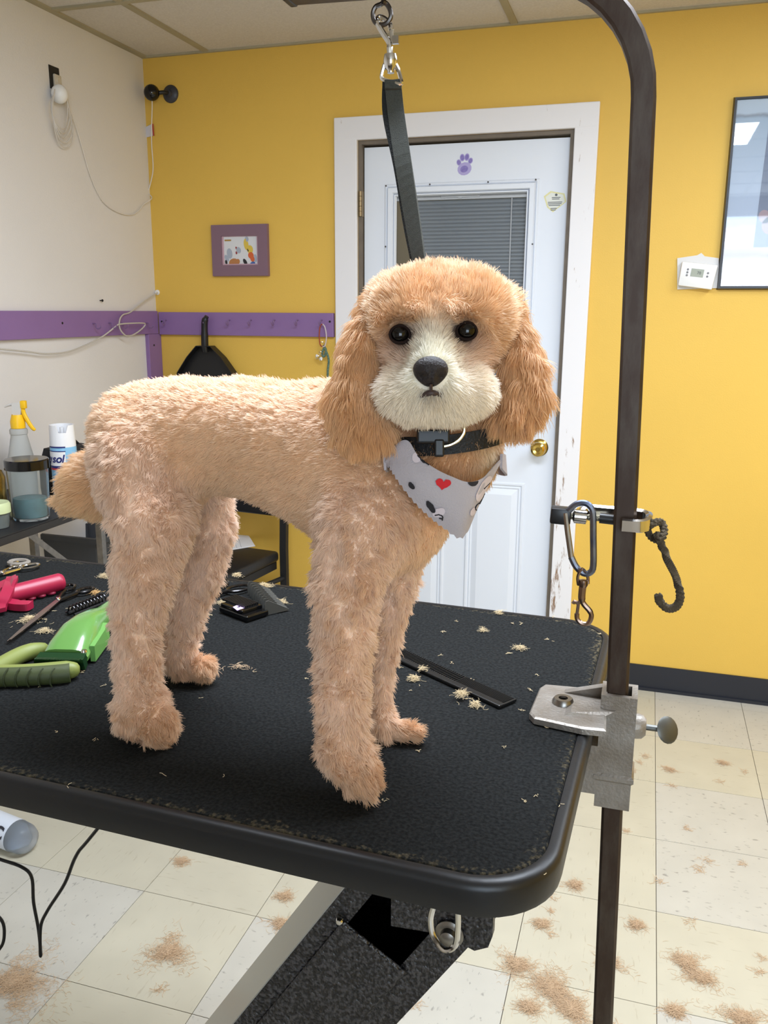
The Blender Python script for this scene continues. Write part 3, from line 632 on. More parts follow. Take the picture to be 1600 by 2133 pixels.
sqo = [(-hs_, -hs_), (hs_, -hs_), (hs_, hs_), (-hs_, hs_)]; hi_ = .0125; sqi = [(-hi_, -hi_), (hi_, -hi_), (hi_, hi_), (-hi_, hi_)]
cs = Vector((PX+.0015, PY, 0))
loft(bm, [[cs+Vector((a, b_, z)) for a, b_ in s_] for s_, z in ((sqi, .885), (sqo, .885), (sqo, 1.016), (sqi, 1.016), (sqi, .885))], False, False); sl = obj('sleeve', bm, ALU, cl)
bm = NB(); loft(bm, [[cs+Vector((a*k, b_*k, z)) for a, b_ in sqo] for k, z in ((1.0, .916), (1.13, .919), (1.13, .923), (1, .926))], False, False); obj('collar_rib', bm, ALU, sl)
bm = NB(); q0 = on(1165, 1463, 2, TZ+.009)
prism(bm, [Vector((q0.x, PY+.022, TZ+.008)), Vector((1.392, PY+.022, TZ+.008)), Vector((1.392, PY+.018, 1.014))], (0, -.010, 0))
prism(bm, [Vector((1.352, PY-.045, TZ+.008)), Vector((1.395, PY-.030, TZ+.008)), Vector((1.405, PY-.020, 1.000)), Vector((1.360, PY-.040, TZ+.012))], (0, .03, 0))
obj('web', bm, ALU, cl)
bm = NB(); lathe(bm, [(.006, .004), (.005, .007), (.0095, .007), (.0115, .004), (.012, 0)], (q0.x+.004, q0.y, TZ+.008), (0, 0, 1), 16); obj('screw_boss', bm, STEEL, cl, True)
ts = on(1350, 1515, 1, PY); bx = cs.x+hs_
bm = NB(); lathe(bm, [(.014, 0), (.013, .008), (.009, .012), (0, .012)], (bx-.001, PY, ts.z), (1, 0, 0), 16); obj('boss', bm, ALU, cl, True)
bm = NB(); tube(bm, [(bx+.01, PY, ts.z), (bx+.024, PY, ts.z)], .0035, 8); q = Vector((bx+.033, PY, ts.z))
lathe(bm, [(0, -.003), (.012, -.002), (.0145, 0), (.012, .002), (0, .003)], q, (.62, -.62, .42), 18); obj('thumb_screw', bm, mat('grey_steel_screw', (92, 92, 88), .45, .8), cl, True)
bm = NB(); box(bm, (1.345, PY-.035, .93), (1.378, PY+.02, .955)); box(bm, (1.372, PY-.02, .90), (1.389, PY+.016, .957)); obj('lower_jaw', bm, ALU, cl)

RUST = wear_mat('rusty_tube', (70, 60, 52), (54, 39, 29), .36, .6, (60, 60, 16), .42); N, L, b = nodes(RUST); b.inputs['Metallic'].default_value = .35
ga = thing('grooming_pole', 'rusty square steel pole that bends over the tabletop at the top', 'pole', pole(.5))
Pp = [pole(z) for z in (.42, .7, 1.0, 1.3, 1.5, 1.60)]; RB = .116
e = pole(1.60)
for k in range(1, 11):
    a = math.radians(90*k/10); Pp.append(Vector((e.x-RB+RB*math.cos(a)-.002*k/10, PY, 1.60+RB*math.sin(a))))
Pp.append(Vector((1.043, PY, 1.722)))
hw_ = .0112; ch = .0028
sec = [(-hw_+ch, -hw_), (hw_-ch, -hw_), (hw_, -hw_+ch), (hw_, hw_-ch), (hw_-ch, hw_), (-hw_+ch, hw_), (-hw_, hw_-ch), (-hw_, -hw_+ch)]
bm = NB(); tube(bm, Pp, 1, sq=sec, up0=Vector((1, 0, 0))); obj('tube', bm, RUST, ga, True)
bm = NB(); box(bm, (1.036, PY-.0125, 1.710), (1.0445, PY+.0125, 1.735), bev=.002); obj('end_cap', bm, BLK, ga)
def oa(px, py, d=0): return on(px, py, 1, PY+d)
bm = NB(); ex = oa(799, 0).x
tube(bm, spl([Vector((ex, PY, 1.74)), Vector((ex, PY, 1.706)), oa(795, 8), oa(783, 14), oa(777, 28), oa(780, 44), oa(793, 52), oa(806, 48), oa(814, 36), oa(813, 22), oa(806, 9), oa(797, 4, -.003)], 5), .0024, 8); obj('eye_hook', bm, DSTEEL, ga, True)

# grooming loop: snap hook, ring and webbing
gl = thing('grooming_loop', 'dark webbing grooming loop clipped to the eye above the dog', 'leash', oa(815, 170))
bm = NB(); tube(bm, spl([oa(812, 126), oa(812, 105), oa(810, 88), oa(800, 72), oa(788, 52), oa(785, 42, .002), oa(791, 36, .004), oa(802, 40, .004), oa(812, 50, .004), oa(815, 62, .003)], 5), [.0032]*8+[.0028]*40, 8); sh = obj('snap_hook', bm, CHR, gl, True)
bm = NB(); tube(bm, [oa(815, 60, .003), oa(816, 76, .001), oa(818, 88)], .0022, 8); box(bm, oa(820, 92)-Vector((.001, .002, 0)), oa(831, 74)+Vector((0, .002, 0))); obj('thumb_latch', bm, CHR, sh, True)
bm = NB(); lathe(bm, [(0, .012), (.0062, .012), (.0072, .006), (.006, 0), (.0035, -.003), (.0035, -.005), (0, -.005)], oa(814, 141), (-.03, 0, 1), 14)
obj('swivel', bm, CHR, gl, True)
bm = NB(); tube(bm, spl([oa(x, y) for x, y in ((804, 132), (799, 142), (795, 160), (799, 166), (812, 170), (826, 174), (836, 174), (834, 160), (828, 142), (820, 132))], 3, True), .0021, 7, True); obj('d_ring', bm, CHR, gl, True)
WEB = mat('dark_webbing', (72, 74, 68), .9, bump=.5, bscale=1400, var=.5, vscale=1100, col2=(46, 48, 44)); BWEB = mat('black_webbing', (26, 27, 26), .9, bump=.8, bscale=500)
def ribbon(bm, pts, widths, n=14, th=.0011):
    P = [Vector(p) for p, _ in pts]; D = [Vector(d) for _, d in pts]; P = spl(P, 5); D = spl(D, 5); W = spl([Vector((x, 0, 0)) for x in widths], 5); R = []
    for i, p in enumerate(P):
        t = (P[min(i+1, len(P)-1)]-P[max(i-1, 0)]).normalized(); d = (D[i]-t*D[i].dot(t)).normalized(); nn = t.cross(d)
        h = W[i].x/2; R.append([bm.verts.new(p+d*h*a+nn*th*b_) for a, b_ in ((-1, -1), (1, -1), (1, 1), (-1, 1))])
    for A, B in zip(R, R[1:]):
        for k in range(4): bm.faces.new((A[k], A[(k+1) % 4], B[(k+1) % 4], B[k]))
    bm.faces.new(R[0][::-1]); bm.faces.new(R[-1])
nk = at(880, 560, .80); dS = RT
bm = NB(); ribbon(bm, [(oa(818, 166), RT), (oa(825, 235), RT*.98-FW*.15), (at(841, 345, .832), RT*.92-FW*.38), (at(858, 450, .820), RT*.80-FW*.6), (at(873, 540, .808), RT*.62-FW*.78), (at(884, 610, .800), RT*.5-FW*.86)], (.0165,)*6); obj('strap', bm, WEB, gl)
bm = NB(); o_ = FW*.006-RT*.0045; ribbon(bm, [(oa(816, 168)+FW*.003-RT*.001, RT), (oa(822, 235)+o_*.8, RT), (at(837, 345, .838), RT*.95-FW*.3), (at(854, 450, .826), RT*.85-FW*.5), (at(869, 540, .813), RT*.62-FW*.78), (at(880, 610, .805), RT*.5-FW*.86)], (.0165,)*6); obj('strap_back', bm, BWEB, gl)
bm = NB(); box(bm, (-.0085, -.0028, -.0045), (.0085, .0028, .0045), basis(RT, -FW, UP, oa(819, 177)), bev=.001); obj('stitched_end', bm, WEB, gl)

# tension clamp on the pole, with carabiner, snap and frayed rope
pz = oa(1285, 1085).z
tcp = thing('pole_clamp', 'chrome screw clamp with black knob gripping the rusty pole', 'clamp', pole(pz))
bm = NB(); F_ = spl([oa(1208, 1078, .0), oa(1222, 1064, .012), oa(1262, 1066, .019), oa(1310, 1070, .020), oa(1347, 1076, .012), oa(1352, 1088, -.006), oa(1336, 1096, -.020), oa(1296, 1094, -.021)], 5)
tube(bm, F_, 1, sq=[(-.0055, -.0035), (.0055, -.0035), (.007, 0), (.0055, .0035), (-.0055, .0035), (-.007, 0)], up0=Vector((0, 0, 1))); obj('jaw', bm, CHR, tcp, True)
bm = NB(); tube(bm, [oa(1186, 1075), oa(1262, 1080)], .0034, 8); obj('screw_rod', bm, mat('threaded_rod', (128, 122, 104), .4, .9, bump=1, bscale=500), tcp, True)
bm = NB(); lathe(bm, [(.0035, -.008), (.0075, -.006), (.0075, .006), (.0035, .008)], oa(1209, 1076), (1, .1, -.05), 10); obj('nut', bm, CHR, tcp, True)
bm = NB(); lathe(bm, [(.0, -.009), (.0055, -.009), (.0055, .0085), (0, .0085)], oa(1268, 1081), (1, .0, -.05), 10); obj('rubber_tip', bm, BLK, tcp, True)
bm = NB(); box(bm, (-.0105, -.0085, -.0085), (.0105, .0085, .0085), basis((1, .1, -.05), (-.1, 1, 0), (.05, 0, 1), oa(1168, 1073)), bev=.002); obj('knob', bm, BLK, tcp, True)
cb = thing('carabiner', 'large scuffed steel carabiner hanging from the chrome pole clamp', 'carabiner', oa(1210, 1120))
def oc(x, y, d=-.006): return oa(x, y, d)
BODY = [(1190, 1160), (1200, 1180), (1215, 1194), (1229, 1193), (1236, 1178), (1236, 1120), (1235, 1070), (1228, 1054), (1216, 1048), (1200, 1051), (1184, 1064)]
bm = NB(); tube(bm, spl([oc(x, y, -.006+.012*(k > 4 and 1 or 0)*0) for k, (x, y) in enumerate(BODY)], 4), .0034, 8); obj('body', bm, mat('blued_steel', (122, 124, 130), .35, .9, var=1, vscale=60, col2=(60, 78, 110)), cb, True)
bm = NB(); tube(bm, [oc(1178, 1068), oc(1183, 1110), oc(1190, 1160)], .003, 8); obj('gate', bm, STEEL, cb, True)
sn = thing('snap_hook', 'small bronze-toned snap hook dangling from the large steel carabiner', 'snap hook', oc(1213, 1240))
bm = NB(); tube(bm, spl([oc(x, y, d) for x, y, d in ((1205, 1218, -.004), (1204, 1200, -.011), (1213, 1185, -.014), (1224, 1200, -.003), (1225, 1216, -.002))], 4), .0017, 6)
lathe(bm, [(0, .006), (.0045, .005), (.005, 0), (.003, -.004), (0, -.004)], oc(1215, 1218), (0, 0, 1), 10); obj('swivel_eye', bm, mat('bronze_steel', (140, 118, 104), .3, 1), sn, True)
bm = NB(); tube(bm, spl([oc(x, y) for x, y in ((1214, 1222), (1212, 1245), (1216, 1258), (1228, 1272), (1232, 1284), (1226, 1298), (1213, 1299), (1203, 1290), (1202, 1278))], 4), [.0038]*6+[.003]*8+[.0026]*19, 8); obj('hook_body', bm, MATS['bronze_steel'], sn, True)
bm = NB(); tube(bm, [oc(1202, 1280), oc(1205, 1258), oc(1209, 1250)], .0017, 6); tube(bm, [oc(1206, 1257), oc(1196, 1253), oc(1194, 1257)], .0022, 6); obj('gate', bm, MATS['bronze_steel'], sn, True)
rp_ = thing('frayed_rope', 'short dirty brown rope end knotted onto the chrome pole clamp', 'rope', oa(1370, 1110))
ROPE = mat('dirty_rope', (84, 74, 58), .95, bump=1, bscale=160, var=.5, vscale=90)
def strand_rope(bm, P, r, tw=900, n=3):
    fr_ = frames(P); s_ = 0
    for k in range(n):
        Q = []; s_ = 0
        for i, p in enumerate(P):
            if i: s_ += (P[i]-P[i-1]).length
            t, u, v_ = fr_[i]; a = s_*tw+2*math.pi*k/n; Q.append(p+(u*math.cos(a)+v_*math.sin(a))*r*.5)
        tube(bm, Q, r*.62, 7)
bm = NB(); strand_rope(bm, spl([oa(x, y, -.006) for x, y in ((1368, 1112), (1376, 1130), (1388, 1158), (1402, 1190), (1414, 1222), (1417, 1246), (1408, 1264), (1390, 1267), (1374, 1252), (1372, 1240))], 8), .0042); obj('rope', bm, ROPE, rp_, True)
bm = NB(); strand_rope(bm, [oa(1366, 1105, -.004)+Vector((.008*math.cos(a), .006*math.sin(2*a), .009*math.sin(a)*1.0)) for a in [k*.32 for k in range(26)]], .004, 500); obj('knot', bm, ROPE, rp_, True)

# ------------------------------------------------------------------ tools on the table
Z = TZ+.0006
def ot_(px, py, z=0): return on(px, py, 2, Z+z)
cg = thing('grooming_comb', 'long flat black comb with coarse and fine teeth lying beside front paws', 'comb', ot_(935, 1420))
e0, e1 = ot_(800, 1366), ot_(1040, 1478); dx = (e1-e0).normalized(); dn = Vector((-dx.y, dx.x, 0))
if (ot_(1052, 1462)-e1).dot(dn) < 0: dn = -dn
LC = (e1-e0).length; WT = .028; BC = basis(dx, dn, (0, 0, 1), e0)
CB = mat('comb_black', (18, 18, 19), .3)
bm = NB(); box(bm, (0, 0, 0), (LC, .009, .0045), BC, bev=.0012); box(bm, (LC-.003, .008, .0008), (LC, WT, .0036), BC); obj('spine', bm, CB, cg)
def teeth(x0, x1, pitch, name):
    b_ = NB(); box(b_, (-pitch*.2, .0085, .001), (pitch*.2, WT, .0036)); me = bpy.data.meshes.new(name); b_.to_mesh(me); b_.free(); me.materials.append(CB)
    x = x0
    while x < x1:
        o = bpy.data.objects.new(name, me); C.objects.link(o); o.matrix_world = BC @ Matrix.Translation((x, 0, 0)); o.location = o.matrix_world.translation; o.parent = cg; o.matrix_parent_inverse = wm(cg).inverted(); x += pitch
teeth(.003, LC*.60, .0035, 'coarse_tooth'); teeth(LC*.61, LC-.004, .0018, 'fine_tooth')

def ring_pts(c, rx, ry, ang, z=.004, n=18):
    ca, sa = math.cos(ang), math.sin(ang); return [c+Vector((rx*math.cos(a)*ca-ry*math.sin(a)*sa, rx*math.cos(a)*sa+ry*math.sin(a)*ca, z)) for a in [2*math.pi*k/n for k in range(n)]]
def scissors(name, label, tip, pivot, h1, h2, mm, hm, rr=.0125, r=.0022, loc=None):
    t = thing(name, label, 'scissors', pivot)
    for k, h in enumerate((h1, h2)):
        d = (tip-pivot).normalized(); sd = Vector((-d.y, d.x, 0))*(1 if k else -1)
        bm = NB(); z0 = .0025+.0022*k
        prism(bm, [pivot+sd*.005+Vector((0, 0, z0)), pivot-sd*.002+Vector((0, 0, z0)), tip+sd*.0008*(1+k)+Vector((0, 0, z0)), tip+sd*.002*(1+k)+Vector((0, 0, z0)), pivot+(tip-pivot)*.4+sd*.0065+Vector((0, 0, z0))], (0, 0, .002))
        obj('blade', bm, mm, t)
        bm = NB(); dh = (h-pivot).normalized(); e = h-dh*rr
        tube(bm, spl([pivot+Vector((0, 0, z0+.001)), pivot+(e-pivot)*.5+sd*(-.002)+Vector((0, 0, .005)), e+Vector((0, 0, .005))], 4), [.0035]*3+[.0028]*6, 7)
        tube(bm, ring_pts(h, rr*1.25, rr*.85, math.atan2(dh.y, dh.x), .005), r, 7, True); obj('handle', bm, hm, t, True)
    bm = NB(); lathe(bm, [(0, .002), (.003, .0018), (.0035, 0)], pivot+Vector((0, 0, .0068)), (0, 0, 1), 10); obj('pivot_screw', bm, CHR, t, True)
    return t
SCB = mat('scissor_steel', (150, 140, 134), .25, 1); BLKS = mat('black_chrome', (60, 58, 58), .22, .9)
s1 = scissors('scissors', 'long bladed scissors with black handles beside the green clipper', ot_(18, 1342), ot_(122, 1256), ot_(178, 1236), ot_(143, 1230), SCB, BLKS, .011, .0024)
s2 = scissors('scissors', 'dark scissors lying open-handled between the hind legs and black blade', ot_(375, 1310), ot_(432, 1249), ot_(497, 1232), ot_(457, 1222), BLKS, BLKS, .0155, .0022)
s3 = scissors('scissors', 'shiny silver scissors lying behind the pink handle', ot_(-60, 1215), ot_(5, 1200), ot_(62, 1186), ot_(40, 1180), CHR, CHR, .013, .0024)
bm = NB(); tube(bm, ring_pts(ot_(40, 1179), .016, .012, .1, .006), .004, 7, True)
tag(obj('finger_ring', bm, mat('grey_rubber', (128, 120, 110), .7), None, True), 'grey rubber finger ring lying on the silver scissors', 'ring')

# pink rake handle
PK = mat('pink_plastic', (150, 28, 58), .38)
pk = thing('shedding_rake', 'bright pink plastic shedding tool with a grooved round handle', 'brush', ot_(60, 1250))
a, b2 = ot_(8, 1242, .014), ot_(125, 1212, .016)
bm = NB(); n_ = 22; P = [a+(b2-a)*(k/n_) for k in range(n_+1)]
tube(bm, P+[b2+(b2-a).normalized()*.004, b2+(b2-a).normalized()*.0055], [.0135]*n_+[.0135, .011, .006], 16); obj('handle', bm, PK, pk, True)
for k in range(4):
    bm = NB(); c_ = a+(b2-a)*(.28+.18*k)-Vector((0, 0, .0115)); ball(bm, c_+Vector((.003, -.004, 0)), (.008, .007, .0035), None, 10); obj('finger_rib', bm, mat('deep_pink', (130, 24, 52), .5), pk, True)
bm = NB(); hd = ot_(22, 1255, .002); dh = (a-b2).normalized(); sd = Vector((-dh.y, dh.x, 0))
K = [ot_(26, 1196, .030), ot_(14, 1222, .030), ot_(4, 1250, .018), ot_(20, 1258, .006), ot_(45, 1272, .003), ot_(70, 1268, .003)]
tube(bm, spl([ot_(26, 1204, .026), ot_(20, 1222, .026), ot_(10, 1246, .018), ot_(2, 1262, .010), ot_(0, 1272, .008)], 5), 1, sq=[(-.003, -.008), (.003, -.008), (.003, .008), (-.003, .008)]); obj('neck', bm, PK, pk, True)
bm = NB(); R_ = []
for p, w_ in zip(spl([ot_(-20, 1262, .004), ot_(10, 1268, .003), ot_(35, 1272, .002), ot_(58, 1272, .002), ot_(70, 1266, .002)], 5), [.014]*10+[.012]*5+[.010, .008, .006, .004, .002, .001]):
    R_.append([p+Vector((-.2, 1, 0)).normalized()*w_*.9, p-Vector((-.2, 1, 0)).normalized()*w_*.1, p-Vector((-.2, 1, 0)).normalized()*w_*.1+Vector((0, 0, .010)), p+Vector((-.2, 1, 0)).normalized()*w_*.9+Vector((0, 0, .012))])
loft(bm, R_); obj('head', bm, PK, pk)
bm = NB(); prism(bm, [ot_(-30, 1225, .02), ot_(24, 1200, .034), ot_(28, 1208, .034), ot_(6, 1258, .012), ot_(-30, 1250, .008)], (.004, .004, .002)); obj('guard', bm, PK, pk)

# lime green clipper
GR = mat('lime_plastic', (90, 134, 66), .22, coat=.5); GR2 = mat('lime_matte', (98, 146, 74), .45); GRD = mat('dark_green_blade', (20, 56, 26), .3, .3)
cp = thing('hair_clipper', 'lime green electric hair clipper with a dark toothed blade', 'clipper', ot_(150, 1340))
c0 = ot_(136, 1388); tail = ot_(240, 1286); dC = (tail-c0).normalized(); sC = Vector((dC.y, -dC.x, 0))   # sC points to the right-hand side
if sC.dot(RT) < 0: sC = -sC
LCl = (tail-c0).length
SEC = [(0, .0285, .003, .022, .0), (.10, .028, .002, .031, 0), (.25, .026, .001, .040, 0), (.42, .021, .001, .041, 0), (.60, .018, .004, .036, 0), (.75, .014, .008, .029, .0), (.9, .009, .016, .028, .0), (1.0, .003, .022, .027, .0)]
loops = []
for s_, w_, z0, z1, sk in SEC:
    p = c0+dC*LCl*s_*1.02; h = (z1-z0); L8 = []
    for k in range(14):
        a = 2*math.pi*k/14; cx = math.copysign(abs(math.cos(a))**.55, math.cos(a)); cz = math.copysign(abs(math.sin(a))**.55, math.sin(a))
        L8.append(p+sC*w_*cx*(1-.18*max(0, cz))+Vector((0, 0, z0+h*.5*(1+cz))))
    loops.append(L8)
bm = NB(); loft(bm, loops); obj('body', bm, GR, cp, True)
bm = NB(); q = c0-dC*.003
B4 = [[q-sC*.029+Vector((0, 0, .004)), q+sC*.029+Vector((0, 0, .004)), q+sC*.028+Vector((0, 0, .019)), q-sC*.028+Vector((0, 0, .019))],
      [q-dC*.010-sC*.030+Vector((0, 0, .002)), q-dC*.010+sC*.030+Vector((0, 0, .002)), q-dC*.010+sC*.029+Vector((0, 0, .016)), q-dC*.010-sC*.029+Vector((0, 0, .016))],
      [q-dC*.014-sC*.030+Vector((0, 0, .012)), q-dC*.014+sC*.030+Vector((0, 0, .012)), q-dC*.014+sC*.029+Vector((0, 0, .0165)), q-dC*.014-sC*.029+Vector((0, 0, .0165))]]
loft(bm, B4); bl = obj('blade', bm, GRD, cp)
b_ = NB(); box(b_, (-.0006, -.004, -.0008), (.0006, .002, .0012)); TM = bpy.data.meshes.new('tooth'); b_.to_mesh(TM); b_.free(); TM.materials.append(GRD)
for k in range(30):
    o = bpy.data.objects.new('tooth', TM); C.objects.link(o); M_ = basis(sC, dC, (0, 0, 1), q-dC*.0145+sC*(.0525*k/29-.02625)+Vector((0, 0, .0165)))
    o.location = M_.translation; o.rotation_euler = M_.to_euler(); o.parent = bl; o.matrix_parent_inverse = wm(bl).inverted()
bm = NB(); lathe(bm, [(0, .003), (.003, .0025), (.004, 0)], q+sC*.024+dC*.004+Vector((0, 0, .019)), (0, 0, 1), 10); obj('blade_screw', bm, CHR, cp, True)
bm = NB(); g0 = c0+dC*.012+sC*.0268
prism(bm, [g0+Vector((0, 0, .002)), g0+dC*.06-sC*.004+Vector((0, 0, .004)), g0+dC*.075-sC*.010+Vector((0, 0, .022)), g0+dC*.066-sC*.008+Vector((0, 0, .027)), g0+dC*.045-sC*.004+Vector((0, 0, .025)), g0+Vector((0, 0, .022))], sC*.006); obj('side_grip', bm, GR2, cp)
bm = NB(); tube(bm, spl([tail-dC*.055+sC*.010+Vector((0, 0, .014)), tail-dC*.01+sC*.016+Vector((0, 0, .012)), tail+dC*.05+sC*.02+Vector((0, 0, .010)), tail+dC*.10+sC*.03+Vector((0, 0, .009))], 5), [.0115]*5+[.010]*6+[.008]*5, 10); obj('rear_grip', bm, mat('charcoal_rubber', (48, 48, 54), .5), cp, True)

# olive green pliers (nail clipper)
OL = mat('olive_plastic', (118, 126, 62), .5); OLD = mat('dark_olive_grip', (60, 68, 34), .6, bump=.3, bscale=80)
pl = thing('nail_clipper', 'olive green plier-style nail clipper with ribbed grips below the green clipper', 'nail clipper', ot_(60, 1395))
def grip(P, w, mm, name):
    bm = NB(); P = spl(P, 6); n = len(P); r = [w*min(1, .35+.65*math.sqrt(max(0, (n-1-i)/4))) if i > n-5 else w for i in range(n)]
    tube(bm, P, r, 12); return obj(name, bm, mm, pl, True)
up_ = grip([ot_(-60, 1425, .008), ot_(0, 1388, .009), ot_(50, 1362, .009), ot_(100, 1349, .008)], .0105, OL, 'upper_handle')
lo_ = grip([ot_(-80, 1405, .010), ot_(0, 1405, .010), ot_(60, 1403, .0105), ot_(120, 1398, .0105), ot_(166, 1394, .0105)], .0112, OL, 'lower_handle')
bm = NB(); Pq = spl([ot_(-80, 1409, .009), ot_(0, 1410, .009), ot_(60, 1408, .0095), ot_(118, 1404, .0095), ot_(146, 1401, .0096)], 6); tube(bm, Pq, .0114, 12); gp = obj('rubber_grip', bm, OLD, lo_, True)
for k in range(5):
    bm = NB(); c_ = ot_(22+24*k, 1411, .0095); tube(bm, [c_+Vector((math.cos(a)*.0, -.0119*math.cos(a), .0119*math.sin(a))) for a in [math.radians(q_) for q_ in range(-40, 100, 20)]], .0009, 5); obj('groove', bm, mat('groove_dark', (44, 52, 26), .7), gp)
bm = NB(); tube(bm, [ot_(-95, 1398, .009), ot_(-50, 1410, .009)], .010, 10); obj('pivot', bm, STEEL, pl, True)

# guard combs
g1 = thing('guard_comb', 'dark spiral-toothed metal guard comb behind the green clipper', 'guard comb', ot_(175, 1272))
a, b2 = ot_(142, 1282), ot_(212, 1254); dG = (b2-a).normalized(); sG = Vector((-dG.y, dG.x, 0))
bm = NB(); tube(bm, [a+Vector((0, 0, .003)), b2+Vector((0, 0, .003))], .0025, 8); tube(bm, [a-sG*.012+Vector((0, 0, .003)), b2-sG*.012+Vector((0, 0, .003))], .002, 8); obj('spine', bm, BLK, g1)
for k in range(10):
    p = a+(b2-a)*((k+.5)/10); bm = NB(); tube(bm, spl([p-sG*.012+Vector((0, 0, .003)), p-sG*.010+Vector((0, 0, .012)), p-sG*.001+Vector((0, 0, .013)), p+sG*.003+Vector((0, 0, .004)), p+sG*.008+Vector((0, 0, .002))], 3), .0011, 6); obj('tooth', bm, BLKS, g1, True)
g2 = thing('clipper_blade', 'black detachable clipper blade with lilac size label', 'clipper blade', ot_(525, 1285))
a, b2, c_ = ot_(482, 1268), ot_(515, 1298), ot_(560, 1283)
bx_, by_ = (c_-b2), (a-b2); GB = basis(bx_, Vector((0, 0, 1)).cross(bx_.normalized()), (0, 0, 1), b2+Vector((0, 0, .001))); lx = bx_.length; ly = abs(by_.dot(Vector((0, 0, 1)).cross(bx_.normalized())))
bm = NB(); box(bm, (0, 0, 0), (lx, ly, .008), GB, bev=.0015); box(bm, (.002, ly*.2, .008), (lx*.98, ly*.98, .013), GB, bev=.001); kb = obj('blade_body', bm, GBLK, g2)
for k in range(9):
    bm = NB(); x = lx*(.30+.075*k); box(bm, (x, ly*.30, .013), (x+lx*.03, ly*1.12, .0155), GB); obj('tooth', bm, BLK, kb)
bm = NB(); lab = [ot_(x, y, .0137) for x, y in ((485, 1265), (500, 1258), (509, 1267), (494, 1272))]; prism(bm, lab, (0, 0, .0005)); lb = obj('size_label', bm, mat('lilac_label', (204, 176, 224), .5), kb)
ux = (lab[2]-lab[3]).normalized(); uy = (lab[0]-lab[3]); uy = (uy-ux*uy.dot(ux)).normalized()
text('label_number', '10', .0048, basis(ux, uy, (0, 0, 1), (lab[0]+lab[1]+lab[2]+lab[3])/4+Vector((0, 0, .0007))), mat('label_ink', (40, 26, 60), .6), lb)
g3 = thing('guard_comb', 'grey wedge-shaped guard comb with curved ribs behind the black blade', 'guard comb', ot_(560, 1275))
GM = mat('smoke_grey_plastic', (68, 68, 65), .4)
a, b2, tip = ot_(516, 1240), ot_(552, 1283), ot_(603, 1272); dw = (b2-a).normalized(); dl = (tip-b2).normalized(); wl = (b2-a).length; ll = (tip-b2).length
def wedge(off, th, mm, name, par):
    o = a+dw*off; P = [(0, .001), (ll*1.0, .001), (ll*.98, .003), (ll*.5, .014), (ll*.16, .0215), (ll*.05, .021), (0, .016)]
    bm = NB(); prism(bm, [o+dl*x+Vector((0, 0, z)) for x, z in P], dw*th); return obj(name, bm, mm, par)
for k in range(9): wedge(wl*.98*k/9, .0012, GM, 'rib', g3)
wedge(wl-.0015, .0022, GM, 'side_plate', g3)
bm = NB(); o = a; prism(bm, [o+dl*ll*.55+Vector((0, 0, .0012)), o+dl*ll*.95+Vector((0, 0, .0012)), o+dl*ll*.95+Vector((0, 0, .0032)), o+dl*ll*.55+Vector((0, 0, .012))], dw*wl*.99); obj('shell', bm, GM, g3)

# ------------------------------------------------------------------ side table by the white wall and what stands on it
SZ = .84
ea = on(70, 1096, 2, SZ); dE = Vector((0, 1, 0)); nE = Vector((-dE.y, dE.x, 0))   # nE points to the wall
if nE.x > 0: nE = -nE
f0, f1 = ea-dE*.55, ea+dE*.42
sd = thing('side_table', 'narrow black-topped folding table with metal legs against the white wall', 'table', f0+(f1-f0)*.5-Vector((0, 0, SZ)))
wT = ea.x-XL-.006
bm = NB(); prism(bm, [f0, f1, f1+nE*wT, f0+nE*wT], (0, 0, -.024)); bmesh.ops.bevel(bm, geom=list(bm.edges), offset=.003, segments=2, affect='EDGES'); obj('table_top', bm, mat('side_table_black', (34, 34, 36), .45), sd)
lp = on(130, 1100, 2, SZ-.03)
def sleg(p, q): bm = NB(); tube(bm, [p, q], 1, sq=[(-.010, -.010), (.010, -.010), (.010, .010), (-.010, .010)], up0=Vector((0, 1, 0))); obj('leg', bm, STEEL, sd)
l0 = on(128, 1098, 1, (f1-dE*.10).y)
pa = f1-dE*.09+nE*.03; l0 = pa
for p in (pa, f0+dE*.09+nE*.03, pa+nE*.25, f0+dE*.09+nE*.25): sleg(Vector((p.x, p.y, SZ-.025)), Vector((p.x, p.y, 0)))
p = on(30, 1128, 2, SZ-.06); bm = NB(); tube(bm, [ea+dE*.02+nE*.04+Vector((0, 0, -.026)), pa+nE*.01+Vector((-.01, 0, -.28))], 1, sq=[(-.008, -.002), (.008, -.002), (.008, .002), (-.008, .002)]); obj('brace', bm, STEEL, sd)
def os_(px, py): return on(px, py, 2, SZ)
# spray bottle
p = os_(52, 1040); sb = thing('spray_bottle', 'translucent spray bottle with yellow collar and yellow trigger', 'spray bottle', p)
def zat(px, py, base):      # height on the vertical through base at image row py
    d = FW+RT*((px-800)/FPX)-UP*((py-1066.5)/FPX); t_ = math.hypot(base.x-CAM.x, base.y-CAM.y)/math.hypot(d.x, d.y); return CAM.z+d.z*t_
h1, h2, h3, h4 = (zat(48, y, p)-SZ for y in (948, 900, 874, 846))
TRB = mat('milky_plastic', (214, 216, 214), .3, trans=.65, ior=1.2)
bm = NB(); lathe(bm, [(0, .001), (.040, .001), (.043, .006), (.043, h1*.75), (.036, h1), (.024, h2-.012), (.0235, h2-.006), (.026, h2-.004), (.026, h2+.008), (.023, h2+.012), (0, h2+.014)], p, (0, 0, 1), 24); obj('bottle', bm, TRB, sb, True)
YP = mat('yellow_plastic', (240, 190, 30), .35); GP = mat('warm_grey_plastic', (206, 202, 196), .4)
bm = NB(); lathe(bm, [(.018, h2+.012), (.021, h2+.013), (.0215, h3-.004), (.016, h3+.016), (.009, h4-.03)], p, (0, 0, 1), 16); obj('collar', bm, YP, sb, True)
U3 = Vector((0, 0, 1)); h5 = zat(48, 838, p)-SZ
